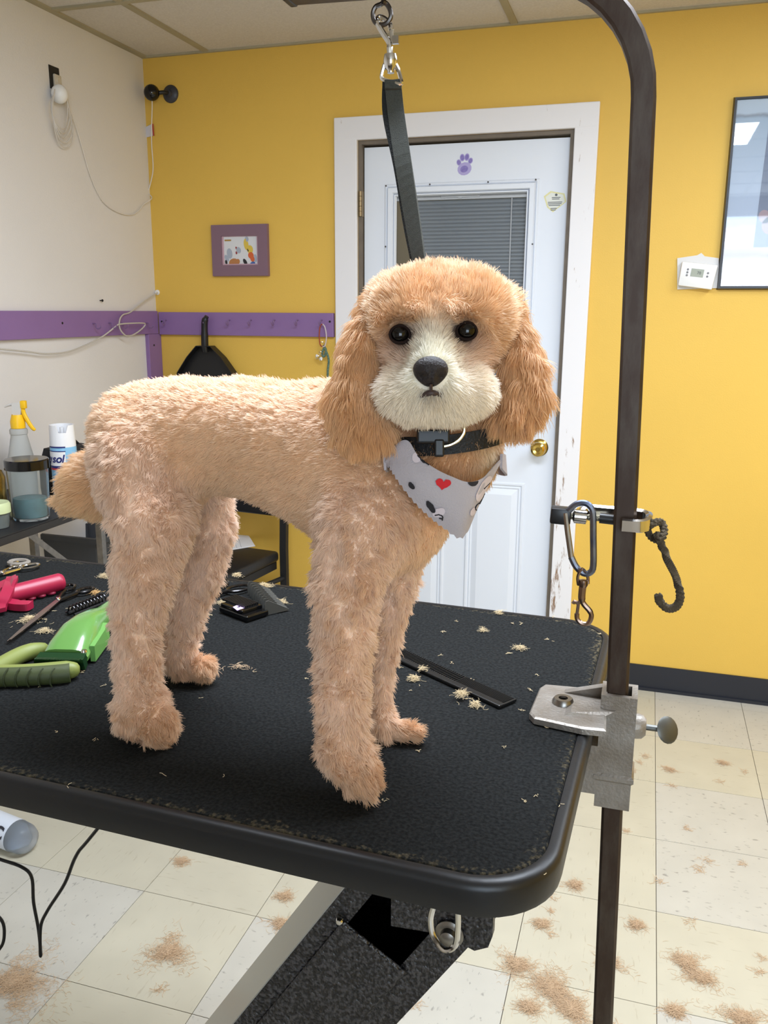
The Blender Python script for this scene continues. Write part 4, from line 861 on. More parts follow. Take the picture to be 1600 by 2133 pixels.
def sp(x, h): return p+R0*x+U3*h
bm = NB(); prism(bm, [sp(-.010, h3+.012)+FW*.008, sp(.012, h3+.012)+FW*.008, sp(.018, h5-.012)+FW*.008, sp(.016, h5)+FW*.008, sp(-.011, h5-.004)+FW*.008], -FW*.016); tube(bm, [sp(-.010, h5-.005), sp(-.024, h5-.008), sp(-.036, h5-.014)], [.0045, .004, .002], 8); obj('sprayer', bm, GP, sb)
bm = NB(); box(bm, (.014, -.009, h5-.018), (.030, .009, h5+.006), basis(R0, R0.cross(U3)*-1, U3, p), bev=.003)
tube(bm, spl([sp(.018, h5-.014), sp(.021, h5-.034), sp(.032, h5-.058), sp(.044, h5-.078), sp(.052, h5-.080)], 4), [.0065]*8+[.006]*4+[.0055]*3+[.003, .002], 8); obj('trigger', bm, YP, sb, True)
# jar with black lid
p = os_(66, 1080); jr = thing('plastic_jar', 'clear plastic jar with black lid and teal contents', 'jar', p)
hl0, hl1 = zat(57, 972, p)-SZ, zat(57, 955, p)-SZ; kk = (p-CAM).dot(FW)/FPX
rj0, rj1 = 34*kk, 44*kk
CLR = mat('clear_plastic', (238, 242, 242), .06, trans=.96, ior=1.15)
bm = NB(); lathe(bm, [(0, .001), (rj0, .001), (rj0+.003, .006), (rj1-.004, hl0), (rj1-.006, hl0), (rj0+.001, .008), (0, .004)], p, (0, 0, 1), 28); obj('jar_body', bm, CLR, jr, True)
bm = NB(); lathe(bm, [(0, hl1), (rj1-.003, hl1), (rj1, hl1-.003), (rj1, hl0-.004), (rj1-.003, hl0-.004), (rj1-.003, hl0+.001), (0, hl0+.002)], p, (0, 0, 1), 28); obj('lid', bm, GBLK, jr, True)
bm = NB(); lathe(bm, [(0, .009), (rj0-.004, .009), (rj0-.001, .05), (rj0-.002, .062), (0, .066)], p, (0, 0, 1), 20); obj('contents', bm, mat('teal_contents', (84, 130, 138), .5, var=.5, vscale=40), jr, True)
# disinfectant can
p = os_(140, 1035); ly = thing('aerosol_can', 'white capped light blue aerosol can behind the jar', 'aerosol can', p)
h0, h1, h2 = (zat(135, y, p)-SZ for y in (1030, 928, 884)); kk = (p-CAM).dot(FW)/FPX; rc = 26*kk
LB = mat('can_blue', (132, 186, 222), .3); CW = mat('can_white', (236, 236, 238), .3)
bm = NB(); lathe(bm, [(0, .001), (rc*.96, .001), (rc, .005), (rc, h1-.004), (rc*.97, h1)], p, (0, 0, 1), 30); cn = obj('can_body', bm, LB, ly, True)
bm = NB(); n_ = 30; rings = []
tp = [(rc*.985, h1-.001), (rc*.985, h1+.004), (rc*.93, h2)]
for r_, h_ in tp: rings.append([(r_, h_)]*n_)
R_ = []
fa = math.atan2((CAM-p).y, (CAM-p).x)
for j, (r_, h_) in enumerate(tp):
    row = []
    for k in range(n_):
        a = fa+2*math.pi*(k+.5)/n_; off = abs((2*math.pi*(k+.5)/n_+math.pi) % (2*math.pi)-math.pi); hh = h_
        if j == 2: hh = h_-(.022 if off < .42 else 0)
        row.append(p+Vector((r_*math.cos(a), r_*math.sin(a), hh)))
    R_.append(row)
R_.append([q+(Vector((p.x, p.y, q.z))-q)*.1 for q in R_[-1]]); R_.append([Vector((p.x, p.y, 0))+((q-p)*.9) for q in R_[0]]); 
for q in R_[-1]: q.z = SZ+h1+.012
R_[-1] = [Vector((p.x+(q.x-p.x)*.95, p.y+(q.y-p.y)*.95, SZ+h1+.012)) for q in R_[-1]]
loft(bm, R_, False, True); lathe(bm, [(0, h2-.008), (.006, h2-.008), (.006, h1+.012)], p, (0, 0, 1), 12); obj('cap', bm, CW, ly, True)
def canband(z0, z1, a0, a1, mm, name, par, off=.0004):
    b_ = NB(); n = 14; A = []
    for k in range(n+1):
        a = fa+a0+(a1-a0)*k/n; d = Vector((math.cos(a), math.sin(a), 0)); A.append((b_.verts.new(p+d*(rc+off)+U3*z0), b_.verts.new(p+d*(rc+off)+U3*z1)))
    for u_, v_ in zip(A, A[1:]): b_.faces.new((u_[0], v_[0], v_[1], u_[1]))
    return obj(name, b_, mm, par, True)
NV = mat('navy_ink', (32, 40, 110), .4); RD = mat('label_red', (190, 50, 60), .4)
hh = h1-h0*0; hA = (zat(135, y, p)-SZ for y in (940, 965, 978, 990)); y940, y965, y978, y990 = hA
canband(zat(122, 968, p)-SZ, zat(122, 938, p)-SZ, -1.5, .12, CW, 'label_white', cn)
canband(zat(122, 930, p)-SZ, zat(122, 927, p)-SZ, -1.4, .15, NV, 'label_line', cn, .0006); canband(zat(122, 938, p)-SZ, zat(122, 936, p)-SZ, -1.3, .15, NV, 'label_arc', cn, .0006)
canband(zat(122, 972, p)-SZ, zat(122, 967, p)-SZ, -1.4, .1, NV, 'label_band', cn, .0006); canband(zat(122, 976, p)-SZ, zat(122, 972, p)-SZ, -1.4, .1, RD, 'label_band', cn, .0006)
for ch_, aa in (('L', -1.72), ('y', -1.24), ('s', -.82), ('o', -.42), ('l', -.12)):
    d = Vector((math.cos(fa+aa), math.sin(fa+aa), 0)); text('lettering', ch_, .034, basis(U3.cross(d), U3, d, p+d*(rc+.0008)+U3*(zat(120, 953, p)-SZ)), NV, cn, .0003, .25, .0008)
# canned drink and green lidded tub at the table's near end
p = os_(-10, 1075); gc = thing('drink_can', 'gold drink can partly hidden behind the green lidded tub', 'can', p)
hc = zat(0, 980, p)-SZ; kk = (p-CAM).dot(FW)/FPX; r_ = 27*kk
bm = NB(); lathe(bm, [(0, .002), (r_*.8, .001), (r_, .012), (r_, hc-.018), (r_*.82, hc-.002), (r_*.8, hc), (r_*.78, hc-.004), (0, hc-.004)], p, (0, 0, 1), 24); obj('can_body', bm, mat('gold_can', (190, 160, 84), .28, .8, var=1, vscale=38, col2=(60, 50, 40)), gc, True)
bm = NB(); lathe(bm, [(0, hc-.0035), (r_*.3, hc-.002), (0, hc-.0015)], p, (0, 0, 1), 10); obj('tab', bm, CHR, gc, True)
p = os_(-6, 1098); tb = thing('lidded_tub', 'squat clear tub with a pale green lid', 'tub', p); kk = (p-CAM).dot(FW)/FPX; ht = zat(0, 1060, p)-SZ; h2 = zat(0, 1045, p)-SZ; r_ = 30*kk
bm = NB(); lathe(bm, [(0, .001), (r_*.8, .001), (r_*.9, ht), (r_*.87, ht), (r_*.77, .004), (0, .004)], p, (0, 0, 1), 24); obj('tub_body', bm, mat('cloudy_plastic', (150, 158, 156), .25, trans=.5, ior=1.2, var=.4, vscale=30), tb, True)
bm = NB(); lathe(bm, [(r_*.88, ht-.008), (r_*1.0, ht-.008), (r_*1.0, h2-.006), (r_*.9, h2), (r_*.6, h2-.003), (0, h2-.003)], p, (0, 0, 1), 24); obj('lid', bm, mat('pale_green_plastic', (196, 208, 162), .45), tb, True)
p = os_(28, 1078); bm = NB(); ball(bm, p+Vector((0, 0, .009)), (.010, .008, .009)); tag(obj('cotton_ball', bm, mat('pale_olive', (170, 172, 140), .8, bump=.6, bscale=120), None, True), 'small pale round cotton ball between the tub and the jar', 'cotton ball')
p = os_(140, 1035); v_ = Vector((p.x-CAM.x, p.y-CAM.y, 0)).normalized(); p = p+v_*.115; bg = thing('black_bag', 'black bag with a strap standing behind the aerosol can', 'bag', p)
z1 = zat(150, 930, p)-SZ
bm = NB(); loft(bm, [[p+dE*(x*s_)+nE*(y*s_)+Vector((0, 0, z)) for x, y in ((-.06, -.05), (.10, -.05), (.12, 0), (.10, .05), (-.06, .05), (-.08, 0))] for s_, z in ((.9, .001), (.96, .03), (.94, z1*.7), (.76, z1))]); obj('bag_body', bm, mat('black_nylon', (30, 30, 32), .75, bump=.5, bscale=60), bg, True)
bm = NB(); tube(bm, spl([p-dE*.04+Vector((0, 0, z1-.003)), p-dE*.02+Vector((0, 0, z1+.018)), p+dE*.04+Vector((0, 0, z1+.022)), p+dE*.08+Vector((0, 0, z1-.003))], 5), .005, 6); obj('strap', bm, BLKM, bg, True)

# bin, chair and papers beyond the table
p = on(190, 1120, 1, .92); p = Vector((p.x, .92, 0)); bn = thing('waste_bin', 'dark grey plastic bin on the floor beyond the table', 'bin', p)
zb_ = zat(195, 1098, p)
bm = NB(); sq4 = [(-1, -1), (1, -1), (1, 1), (-1, 1)]
loft(bm, [[p+Vector((a*s_, b_*s_, z)) for a, b_ in sq4] for s_, z in ((.10, .0), (.13, zb_), (.124, zb_), (.096, .01))], True, True); bmesh.ops.bevel(bm, geom=[e for e in bm.edges if abs(e.verts[0].co.z-e.verts[1].co.z) > .1], offset=.02, segments=3, affect='EDGES'); obj('bin_body', bm, mat('bin_grey', (66, 68, 72), .5), bn, True)
bm = NB(); loft(bm, [[p+Vector((a*s_, b_*s_, z)) for a, b_ in sq4] for s_, z in ((.129, zb_-.02), (.138, zb_-.018), (.138, zb_), (.129, zb_+.002))], False, False); obj('rim', bm, MATS['bin_grey'], bn)
CH = mat('chair_vinyl', (30, 30, 32), .42, bump=.2, bscale=120); CF = mat('chair_frame', (26, 26, 28), .5)
sz = .47; sr0, sr1 = on(478, 1197, 2, sz), on(583, 1147, 2, sz); dc = (sr1-sr0).normalized(); nc = Vector((-dc.y, dc.x, 0)); nc = nc if nc.x < 0 else -nc
chr_ = thing('padded_chair', 'black padded chair with papers on its seat by the yellow wall', 'chair', (sr0+sr1)/2+nc*.2-Vector((0, 0, sz)))
bm = NB(); s0 = sr0-dc*.06; q = [s0, sr1, sr1+nc*.42, s0+nc*.42]
prism(bm, [v_-Vector((0, 0, .045)) for v_ in q], (0, 0, .045)); bmesh.ops.bevel(bm, geom=list(bm.edges), offset=.016, segments=3, affect='EDGES', profile=.5); obj('seat', bm, CH, chr_, True)
bm = NB(); prism(bm, [v_-Vector((0, 0, .075))+(sr0+sr1)/2*0 for v_ in [s0+dc*.03+nc*.01, sr1-dc*.01+nc*.01, sr1+nc*.40-dc*.01, s0+nc*.40+dc*.03]], (0, 0, .03)); obj('seat_base', bm, CF, chr_)
pp = on(586, 1170, 1, sr1.y+.01)
r0_ = Vector((sr1.x+.018, sr1.y+.0, 0)); r1_ = r0_+nc*.455
for r_ in (r0_, r1_): bm = NB(); tube(bm, [r_, r_+Vector((0, 0, .48)), r_+dc*.02+Vector((0, 0, .86))], 1, sq=[(-.0135, -.0135), (.0135, -.0135), (.0135, .0135), (-.0135, .0135)], up0=Vector((0, 1, 0))); obj('leg', bm, CF, chr_)
for r_ in (s0+dc*.04+nc*.03, s0+dc*.04+nc*.39): bm = NB(); tube(bm, [Vector((r_.x, r_.y, 0)), Vector((r_.x, r_.y, sz-.076))], .0125, 10); obj('leg', bm, CF, chr_, True)
bm = NB(); tube(bm, [r0_+Vector((0, 0, .36)), s0+dc*.04+nc*.03-Vector((0, 0, sz-.36))], .010, 8); obj('stretcher', bm, CF, chr_, True)
zbk = on(520, 1068, 1, r0_.y).z
bm = NB(); bq = [r0_+nc*.01+Vector((0, 0, zbk)), r1_-nc*.01+Vector((0, 0, zbk)), r1_-nc*.01+dc*.015+Vector((0, 0, .84)), r0_+nc*.01+dc*.015+Vector((0, 0, .84))]
prism(bm, bq, -dc*.035); bmesh.ops.bevel(bm, geom=list(bm.edges), offset=.012, segments=3, affect='EDGES', profile=.5); obj('backrest', bm, CH, chr_, True)
qd = [on(x, y, 2, sz+.001) for x, y in ((440, 1150), (475, 1146), (530, 1137), (508, 1101), (440, 1108))]
for k, (sh_, lab_) in enumerate(((Vector((.006, -.004, 0)), 'white paper sheet underneath on the black chair seat'), (Vector((0, 0, 0)), 'lined white paper lying uppermost on the black chair seat'))):
    bm = NB(); prism(bm, [v_+sh_+Vector((0, 0, .0012*k)) for v_ in qd], (0, 0, .0008)); o = tag(obj('paper_sheet', bm, mat('paper_white', (236, 238, 244), .6), None), lab_, 'paper', 'papers on the chair')
    if k:
        bm = NB()
        for f_ in (.35, .55, .75):
            a, b2 = qd[4]+(qd[3]-qd[4])*f_, qd[1]+(qd[2]-qd[1])*(f_*.8-.1); d_ = (b2-a).normalized(); s_ = Vector((-d_.y, d_.x, 0))*.001; prism(bm, [v_+Vector((0, 0, .0021)) for v_ in (a-s_, b2-s_, b2+s_, a+s_)], (0, 0, .0002))
        obj('ruled_line', bm, mat('rule_grey', (190, 194, 204), .6), o)
p = on(498, 1100, 2, sz+.004); hz = zat(498, 1068, p)
bm = NB(); box(bm, (-.10, -.03, 0), (.012, .03, hz-p.z), Matrix.Translation(p+dc*.03), bev=.016); tag(obj('grey_case', bm, mat('grey_blue_plastic', (112, 120, 128), .5), None, True), 'grey rounded case at the back of the black chair seat', 'case')

# bottle lying on the floor and cord hanging under the table
bt_ = thing('plastic_bottle', 'translucent plastic bottle lying on the floor under the table', 'bottle', on(40, 1770, 2, .043))
rb_ = .042; e0 = on(62, 1752, 2, rb_); e1 = on(-45, 1708, 2, rb_); dB = (e1-e0).normalized()
bm = NB(); lathe(bm, [(0, 0), (.022, .0), (.034, .006), (rb_-.002, .02), (rb_, .05), (rb_, .20), (.03, .235), (.014, .255), (.014, .27)], e0, dB, 26); obj('bottle_body', bm, mat('hazy_plastic', (206, 212, 218), .18, trans=.8, ior=1.2), bt_, True)
bm = NB(); lathe(bm, [(0, .29), (.016, .29), (.0165, .27), (0, .27)], e0, dB, 16); obj('cap', bm, WPL, bt_, True)
b_ = NB(); lathe(b_, [(rb_+.0005, .050), (rb_+.0005, .19)], e0, dB, 26); lb = obj('label', b_, mat('bottle_label', (214, 220, 230), .5), bt_, True)
vd = (CAM-e0); vd = (vd-dB*vd.dot(dB)).normalized(); sB = dB.cross(vd)
for s_, pos, a_, mm_, sz_ in (('C', .072, -.25, mat('ink_dark', (38, 40, 52), .5), .045), ('O', .115, -.1, mat('ink_blue', (60, 120, 190), .5), .06)):
    d_ = (vd*math.cos(a_)+sB*math.sin(a_)); text('lettering', s_, sz_, basis(-dB, d_.cross(-dB), d_, e0+dB*pos+d_*(rb_+.0012)), mm_, lb, .0003, 0, .0015)
cdp = [on(-40, 1775, 1, -.62), on(0, 1790, 1, -.62), on(45, 1806, 1, -.62), on(66, 1828, 1, -.62), on(70, 1880, 1, -.62), on(80, 1935, 1, -.62), on(85, 1985, 1, -.62)]
cd2 = [on(84, 1985, 1, -.622), on(85, 1930, 1, -.624), on(100, 1895, 1, -.63), on(135, 1840, 1, -.64), on(160, 1780, 1, -.65), on(200, 1730, 1, -.66)]
dq = (cd2[-1]-cd2[-2]); cd2.append(cd2[-1]+dq*((TZ-.0335-cd2[-1].z)/dq.z))
bm = NB(); tube(bm, spl(cdp+cd2, 6), .0027, 7)
tag(obj('hanging_cord', bm, mat('cord_black', (18, 18, 20), .45), None, True), 'black cord dangling in a fold below the tabletop', 'cord')
bm = NB(); tube(bm, spl([on(-30, 1890, 1, -.62), on(2, 1915, 1, -.62), on(9, 1945, 1, -.62), on(0, 1975, 1, -.62), on(-40, 2000, 1, -.62), on(-120, 1800, 1, -.64), Vector((on(-160, 1660, 1, -.66).x, -.66, TZ-.033))], 6), .0027, 7)
tag(obj('cord_loop', bm, MATS['cord_black'], None, True), 'second black cord loop hanging beside the dangling fold of cord', 'cord')
# ------------------------------------------------------------------ the dog
PR = []     # tapered capsules: a, ra, b, rb, blend, region, flatten(axis, factor)
GRP = []    # runs of capsules that make one limb: joined hard, then blended into the rest
def cap(a, ra, b, rb, k, reg, flat=None, new=True):
    PR.append((np.array(a, float), ra, np.array(b, float), rb, k, reg, flat))
    if new: GRP.append([])
    GRP[-1].append(PR[-1])
def chain(pts, k, reg, flat=None):
    for i, ((a, ra), (b, rb)) in enumerate(zip(pts, pts[1:])): cap(a, ra, b, rb, k, reg, flat, i == 0)
def pr_(px, py, dep, rpx): return (at(px, py, dep), rpx*dep/FPX)
def one(px, py, dep, rpx, k, reg, flat=None):
    a, r = pr_(px, py, dep, rpx); cap(a, r, a+Vector((1e-4, 0, 0)), r, k, reg, flat)
# trunk
chain([pr_(298, 905, .866, 112), pr_(400, 905, .845, 122), pr_(520, 913, .822, 128), pr_(640, 940, .80, 146), pr_(752, 985, .78, 172)], .03, 'torso')
one(833, 1052, .768, 116, .03, 'torso')
one(800, 1090, .765, 100, .03, 'torso')
chain([pr_(745, 925, .785, 130), pr_(925, 905, .752, 116)], .03, 'neck')
one(938, 945, .742, 104, .02, 'neck')
# near front leg
chain([pr_(752, 1090, .725, 100), pr_(722, 1215, .722, 76), pr_(716, 1330, .734, 66), pr_(713, 1440, .745, 58), pr_(716, 1545, .752, 57)], .022, 'leg')
chain([pr_(722, 1575, .752, 58), pr_(752, 1618, .745, 47)], .015, 'paw')
one(768, 1640, .742, 26, .01, 'paw')
# far front leg
chain([pr_(820, 1150, .80, 70), pr_(818, 1240, .82, 48), pr_(803, 1340, .838, 35), pr_(792, 1440, .852, 29), pr_(792, 1500, .858, 33)], .018, 'leg')
chain([pr_(805, 1517, .858, 30), pr_(862, 1524, .853, 22), pr_(890, 1530, .852, 13)], .012, 'paw')
# near hind leg
chain([pr_(300, 985, .832, 108), pr_(318, 1080, .815, 92), pr_(303, 1180, .815, 74), pr_(284, 1300, .832, 54), pr_(286, 1395, .845, 51), pr_(292, 1470, .852, 56)], .03, 'leg')
chain([pr_(296, 1492, .852, 56), pr_(330, 1512, .846, 46)], .014, 'paw')
# far hind leg
chain([pr_(400, 1000, .895, 80), pr_(432, 1100, .912, 60), pr_(412, 1190, .93, 54), pr_(382, 1290, .965, 44), pr_(372, 1360, .985, 40)], .022, 'leg')
chain([pr_(378, 1380, .99, 37), pr_(425, 1392, .983, 29)], .012, 'paw')
# tail
chain([pr_(220, 960, .88, 40), pr_(198, 1010, .888, 72), pr_(160, 1035, .898, 40), pr_(106, 1046, .908, 7)], .015, 'tail')
# head
one(926, 676, .722, 126, .02, 'crown')
one(882, 668, .715, 104, .02, 'crown'); one(985, 680, .718, 90, .02, 'crown')
cap(at(856, 652, .69), .036, at(985, 650, .692), .036, .015, 'crown')
one(905, 760, .695, 112, .02, 'face')
cap(at(834, 820, .672), .0225, at(983, 818, .670), .0225, .016, 'muzzle')
cap(at(862, 842, .664), .0175, at(952, 842, .662), .0175, .014, 'muzzle')
cap(at(905, 705, .672), .0215, at(899, 772, .645), .0165, .014, 'bridge')
cap(at(898, 790, .648), .017, at(900, 835, .652), .015, .014, 'muzzle')
cap(at(868, 812, .655), .0165, at(934, 810, .653), .0165, .012, 'muzzle')
cap(at(812, 664, .674), .0135, at(868, 652, .662), .0135, .010, 'brow'); cap(at(935, 648, .661), .0135, at(996, 655, .671), .0135, .010, 'brow')
# ears (flattened along the view of the cheek)
fx = (np.array(FW), .55)
one(802, 628, .712, 46, .016, 'crown'); one(1048, 640, .714, 46, .016, 'crown')
chain([pr_(786, 640, .712, 42), pr_(754, 740, .70, 56), pr_(738, 845, .69, 68), pr_(752, 892, .688, 70)], .005, 'ear', fx)
one(788, 900, .69, 42, .008, 'ear', fx)
chain([pr_(1064, 655, .715, 40), pr_(1086, 755, .708, 52), pr_(1094, 832, .702, 58), pr_(1084, 866, .70, 54)], .005, 'ear', fx)
one(1032, 875, .706, 38, .008, 'ear', fx)
EYES = [(833, 697, .6662), (972, 690, .6637)]
SOCK = [(np.array(at(x, y, d-.004)), .0145) for x, y, d in EYES]

def sd(p, prim):
    a, ra, b, rb, k, reg, flat = prim
    q = p-a; ba = b-a
    if flat is not None:
        ax, s_ = flat; q = q+ax*((q@ax)*(1/s_-1))[..., None]; ba = ba+ax*((ba@ax)*(1/s_-1))
    t = np.clip((q@ba)/max(ba@ba, 1e-12), 0, 1)
    d = np.sqrt(((q-t[..., None]*ba)**2).sum(-1))-(ra+(rb-ra)*t)
    return d
INSET = .0058
h = .003
lo = np.min([np.minimum(a-ra, b-rb) for a, ra, b, rb, *_ in PR], 0)-.02; hi = np.max([np.maximum(a+ra, b+rb) for a, ra, b, rb, *_ in PR], 0)+.02
NX, NY, NZ = [int(v) for v in np.ceil((hi-lo)/h)+1]
G = np.full((NX, NY, NZ), .05, np.float32)
AX = [lo[i]+h*np.arange(n) for i, n in enumerate((NX, NY, NZ))]
for run in GRP:
    k = run[0][4]; mg = .03
    mn = np.min([np.minimum(q[0]-q[1], q[2]-q[3]) for q in run], 0); mxx = np.max([np.maximum(q[0]+q[1], q[2]+q[3]) for q in run], 0)
    i0 = np.clip(np.floor((mn-mg-lo)/h).astype(int), 0, None); i1 = np.minimum(np.ceil((mxx+mg-lo)/h).astype(int)+1, (NX, NY, NZ))
    gx, gy, gz = np.meshgrid(*[AX[i][i0[i]:i1[i]] for i in range(3)], indexing='ij'); X_ = np.stack([gx, gy, gz], -1)
    d = sd(X_, run[0])
    for q in run[1:]:
        e_ = sd(X_, q); hh = np.clip(.5+.5*(d-e_)/.006, 0, 1); d = d*(1-hh)+e_*hh-.006*hh*(1-hh)
    S = G[i0[0]:i1[0], i0[1]:i1[1], i0[2]:i1[2]]
    hh = np.clip(.5+.5*(S-d)/k, 0, 1)
    G[i0[0]:i1[0], i0[1]:i1[1], i0[2]:i1[2]] = S*(1-hh)+d*hh-k*hh*(1-hh)
G += INSET
for c_, r_ in SOCK:
    i0 = np.floor((c_-r_-.02-lo)/h).astype(int); i1 = np.ceil((c_+r_+.02-lo)/h).astype(int)
    gx, gy, gz = np.meshgrid(*[AX[i][i0[i]:i1[i]] for i in range(3)], indexing='ij')
    d = r_-np.sqrt(((np.stack([gx, gy, gz], -1)-c_)**2).sum(-1)); S = G[i0[0]:i1[0], i0[1]:i1[1], i0[2]:i1[2]]; k = .008
    hh = np.clip(.5+.5*(d-S)/k, 0, 1); G[i0[0]:i1[0], i0[1]:i1[1], i0[2]:i1[2]] = S*(1-hh)+d*hh+k*hh*(1-hh)
# the paws flatten on the table
gz = AX[2][None, None, :]; G = np.maximum(G, (TZ+.0025-gz)+0*G)

def surface_nets(G, lo, h):
    ins = G < 0
    n0, n1, n2 = G.shape
    acc = np.zeros((n0-1, n1-1, n2-1, 3)); cnt = np.zeros((n0-1, n1-1, n2-1))
    I, J, K = np.meshgrid(np.arange(n0-1), np.arange(n1-1), np.arange(n2-1), indexing='ij')
    corners = [(i, j, k) for i in (0, 1) for j in (0, 1) for k in (0, 1)]
    cut = lambda a: (slice(a[0], n0-1+a[0]), slice(a[1], n1-1+a[1]), slice(a[2], n2-1+a[2]))
    any_ = np.zeros(I.shape, bool); s0 = ins[cut((0, 0, 0))]
    for c in corners: any_ |= ins[cut(c)] != s0
    idx = np.argwhere(any_); vid = -np.ones(I.shape, int); vid[any_] = np.arange(len(idx))
    pos = np.zeros((len(idx), 3)); cn_ = np.zeros(len(idx))
    V = {c: G[idx[:, 0]+c[0], idx[:, 1]+c[1], idx[:, 2]+c[2]] for c in corners}
    for c in corners:
        for ax in range(3):
            if c[ax]: continue
            d = list(c); d[ax] = 1; d = tuple(d); a, b = V[c], V[d]; m_ = (a < 0) != (b < 0)
            t = np.where(m_, a/np.where(m_, a-b, 1), 0); p = np.repeat(np.array(c, float)[None], len(idx), 0); p[:, ax] += t
            pos[m_] += p[m_]; cn_[m_] += 1
    pos = (pos/cn_[:, None]+idx)*h+lo
    F = []
    for ax in range(3):
        e = [0, 0, 0]; e[ax] = 1
        A = ins[1:-1, 1:-1, 1:-1]; B = ins[1+e[0]:n0-1+e[0], 1+e[1]:n1-1+e[1], 1+e[2]:n2-1+e[2]]
        q = np.argwhere(A != B)+1; u, v_ = [(1, 2), (2, 0), (0, 1)][ax]
        du = np.zeros(3, int); du[u] = 1; dv = np.zeros(3, int); dv[v_] = 1
        q = q[(q[:, 0] < n0-1) & (q[:, 1] < n1-1) & (q[:, 2] < n2-1)]
        g = lambda o: vid[tuple((q-o).T)]
        f = np.stack([g(du+dv), g(dv), g(0*du), g(du)], 1); fl = ins[tuple(q.T)]
        f[~fl] = f[~fl][:, ::-1]; F.append(f)
    F = np.concatenate(F); F = F[(F >= 0).all(1)]
    return pos, F
DV, DF = surface_nets(G, lo, h)
# light smoothing
E_ = np.concatenate([DF[:, [0, 1]], DF[:, [1, 2]], DF[:, [2, 3]], DF[:, [3, 0]]]); E_ = np.concatenate([E_, E_[:, ::-1]])
for it in range(3):
    s_ = np.zeros_like(DV); c_ = np.zeros(len(DV)); np.add.at(s_, E_[:, 0], DV[E_[:, 1]]); np.add.at(c_, E_[:, 0], 1); DV = DV*.5+.5*s_/c_[:, None]
DV[:, 2] = np.maximum(DV[:, 2], TZ+.0014)

# regions: soft weights from the nearest building volume
REG = ['torso', 'neck', 'leg', 'paw', 'tail', 'crown', 'face', 'muzzle', 'bridge', 'brow', 'ear']
def weights(p, soft=.006):
    D = np.full((len(p), len(REG)), .2)
    for prim in PR:
        j = REG.index(prim[5]); D[:, j] = np.minimum(D[:, j], sd(p, prim))
    W = np.exp(-(D-D.min(1, keepdims=True))/soft); return W/W.sum(1, keepdims=True)
def wave(p, s, seed):   # smooth vector field, wavelength about s
    r = np.random.RandomState(seed); o = np.zeros((len(p), 3))
    for k in range(5):
        d = r.normal(size=3); d /= np.linalg.norm(d); f = 2*math.pi/s*r.uniform(.6, 1.5)
        o += np.sin(p@d*f+r.uniform(0, 6.28))[:, None]*r.normal(size=3)
    return o/2.2
A1 = np.array(lin((234, 199, 150))); A2 = np.array(lin((214, 168, 116))); CREAM = np.array(lin((244, 222, 184))); APR = np.array(lin((205, 152, 98))); DARK = np.array(lin((150, 108, 78))); PALE = np.array(lin((238, 214, 186)))
COLS = dict(torso=A1, neck=A2, leg=np.array(lin((236, 206, 168))), paw=np.array(lin((230, 196, 152))), tail=np.array(lin((232, 190, 132))), crown=np.array(lin((226, 182, 126))), face=np.array(lin((228, 192, 152))), muzzle=CREAM, bridge=np.array(lin((250, 234, 200))), brow=np.array(lin((230, 192, 140))), ear=np.array(lin((216, 166, 108))))
CT = np.array([COLS[r] for r in REG])*np.array([1.12, 1.11, 1.34]); CT = np.minimum(CT, .93); A2 = A2*np.array([1.05, 1.12, 1.35]); APR = APR*np.array([1.05, 1.08, 1.28])
def colour(p, W):
    c = W@CT
    n_ = .5+.5*np.tanh(wave(p, .055, 5)[:, 0]*1.3); n2 = .5+.5*np.tanh(wave(p, .018, 8)[:, 1]*1.2)
    mixw = ((W[:, :6].sum(1)+W[:, 10])*.30*n_)[:, None]; c = c*(1-mixw)+A2*.92*mixw
    mixw = ((1-W[:, 7]-W[:, 8])*.14*n2)[:, None]; c = c*(1-mixw)+APR*mixw
    for (x, y, d), s_ in zip(EYES, (1, -1)):
        e = np.array(at(x+9*s_, y+2, d+.004)); w_ = np.exp(-(((p-e)**2).sum(1)/(2*.0105**2)))[:, None]*.62; c = c*(1-w_)+np.array(lin((132, 92, 78)))*w_
        e = np.array(at(x+22*s_, y+14, d+.002)); w_ = np.exp(-(((p-e)**2).sum(1)/(2*.0085**2)))[:, None]*.45; c = c*(1-w_)+DARK*w_
    e = np.array(at(900, 822, .632)); w_ = np.exp(-(((p-e)**2).sum(1)/(2*.008**2)))[:, None]*.45; c = c*(1-w_)+DARK*.6*w_
    for x, y, d in ((752, 1640, .735), (340, 1535, .838), (875, 1530, .845), (440, 1400, .975)):
        e = np.array(at(x, y, d)); w_ = np.exp(-(((p-e)**2).sum(1)/(2*.016**2)))[:, None]*.38; c = c*(1-w_)+APR*.85*w_
    e = np.array(at(1024, 950, .715)); w_ = np.exp(-(((p-e)**2).sum(1)/(2*.012**2)))[:, None]*.8*(1-W[:, 10:11]); c = c*(1-w_)+CREAM*w_
    return c
dog = thing('dog', 'small apricot curly dog standing on the grooming table looking at the camera', 'dog', (1.08, -.87, TZ))
me = bpy.data.meshes.new('body'); me.from_pydata(DV.tolist(), [], DF.tolist()); me.polygons.foreach_set('use_smooth', [True]*len(me.polygons)); me.update()
VW = weights(DV); vc = colour(DV, VW); ca = me.color_attributes.new('coat', 'FLOAT_COLOR', 'POINT'); ca.data.foreach_set('color', np.concatenate([vc*.9, np.ones((len(vc), 1))], 1).astype(np.float32).ravel())
SK = mat('dog_skin', (220, 180, 140), .85, spec=.1); N, L, b = nodes(SK); an = N.new('ShaderNodeAttribute'); an.attribute_name = 'coat'; L.new(an.outputs['Color'], b.inputs['Base Color'])
me.materials.append(SK); body = bpy.data.objects.new('body', me); C.objects.link(body); body.parent = dog; body.matrix_parent_inverse = wm(dog).inverted()

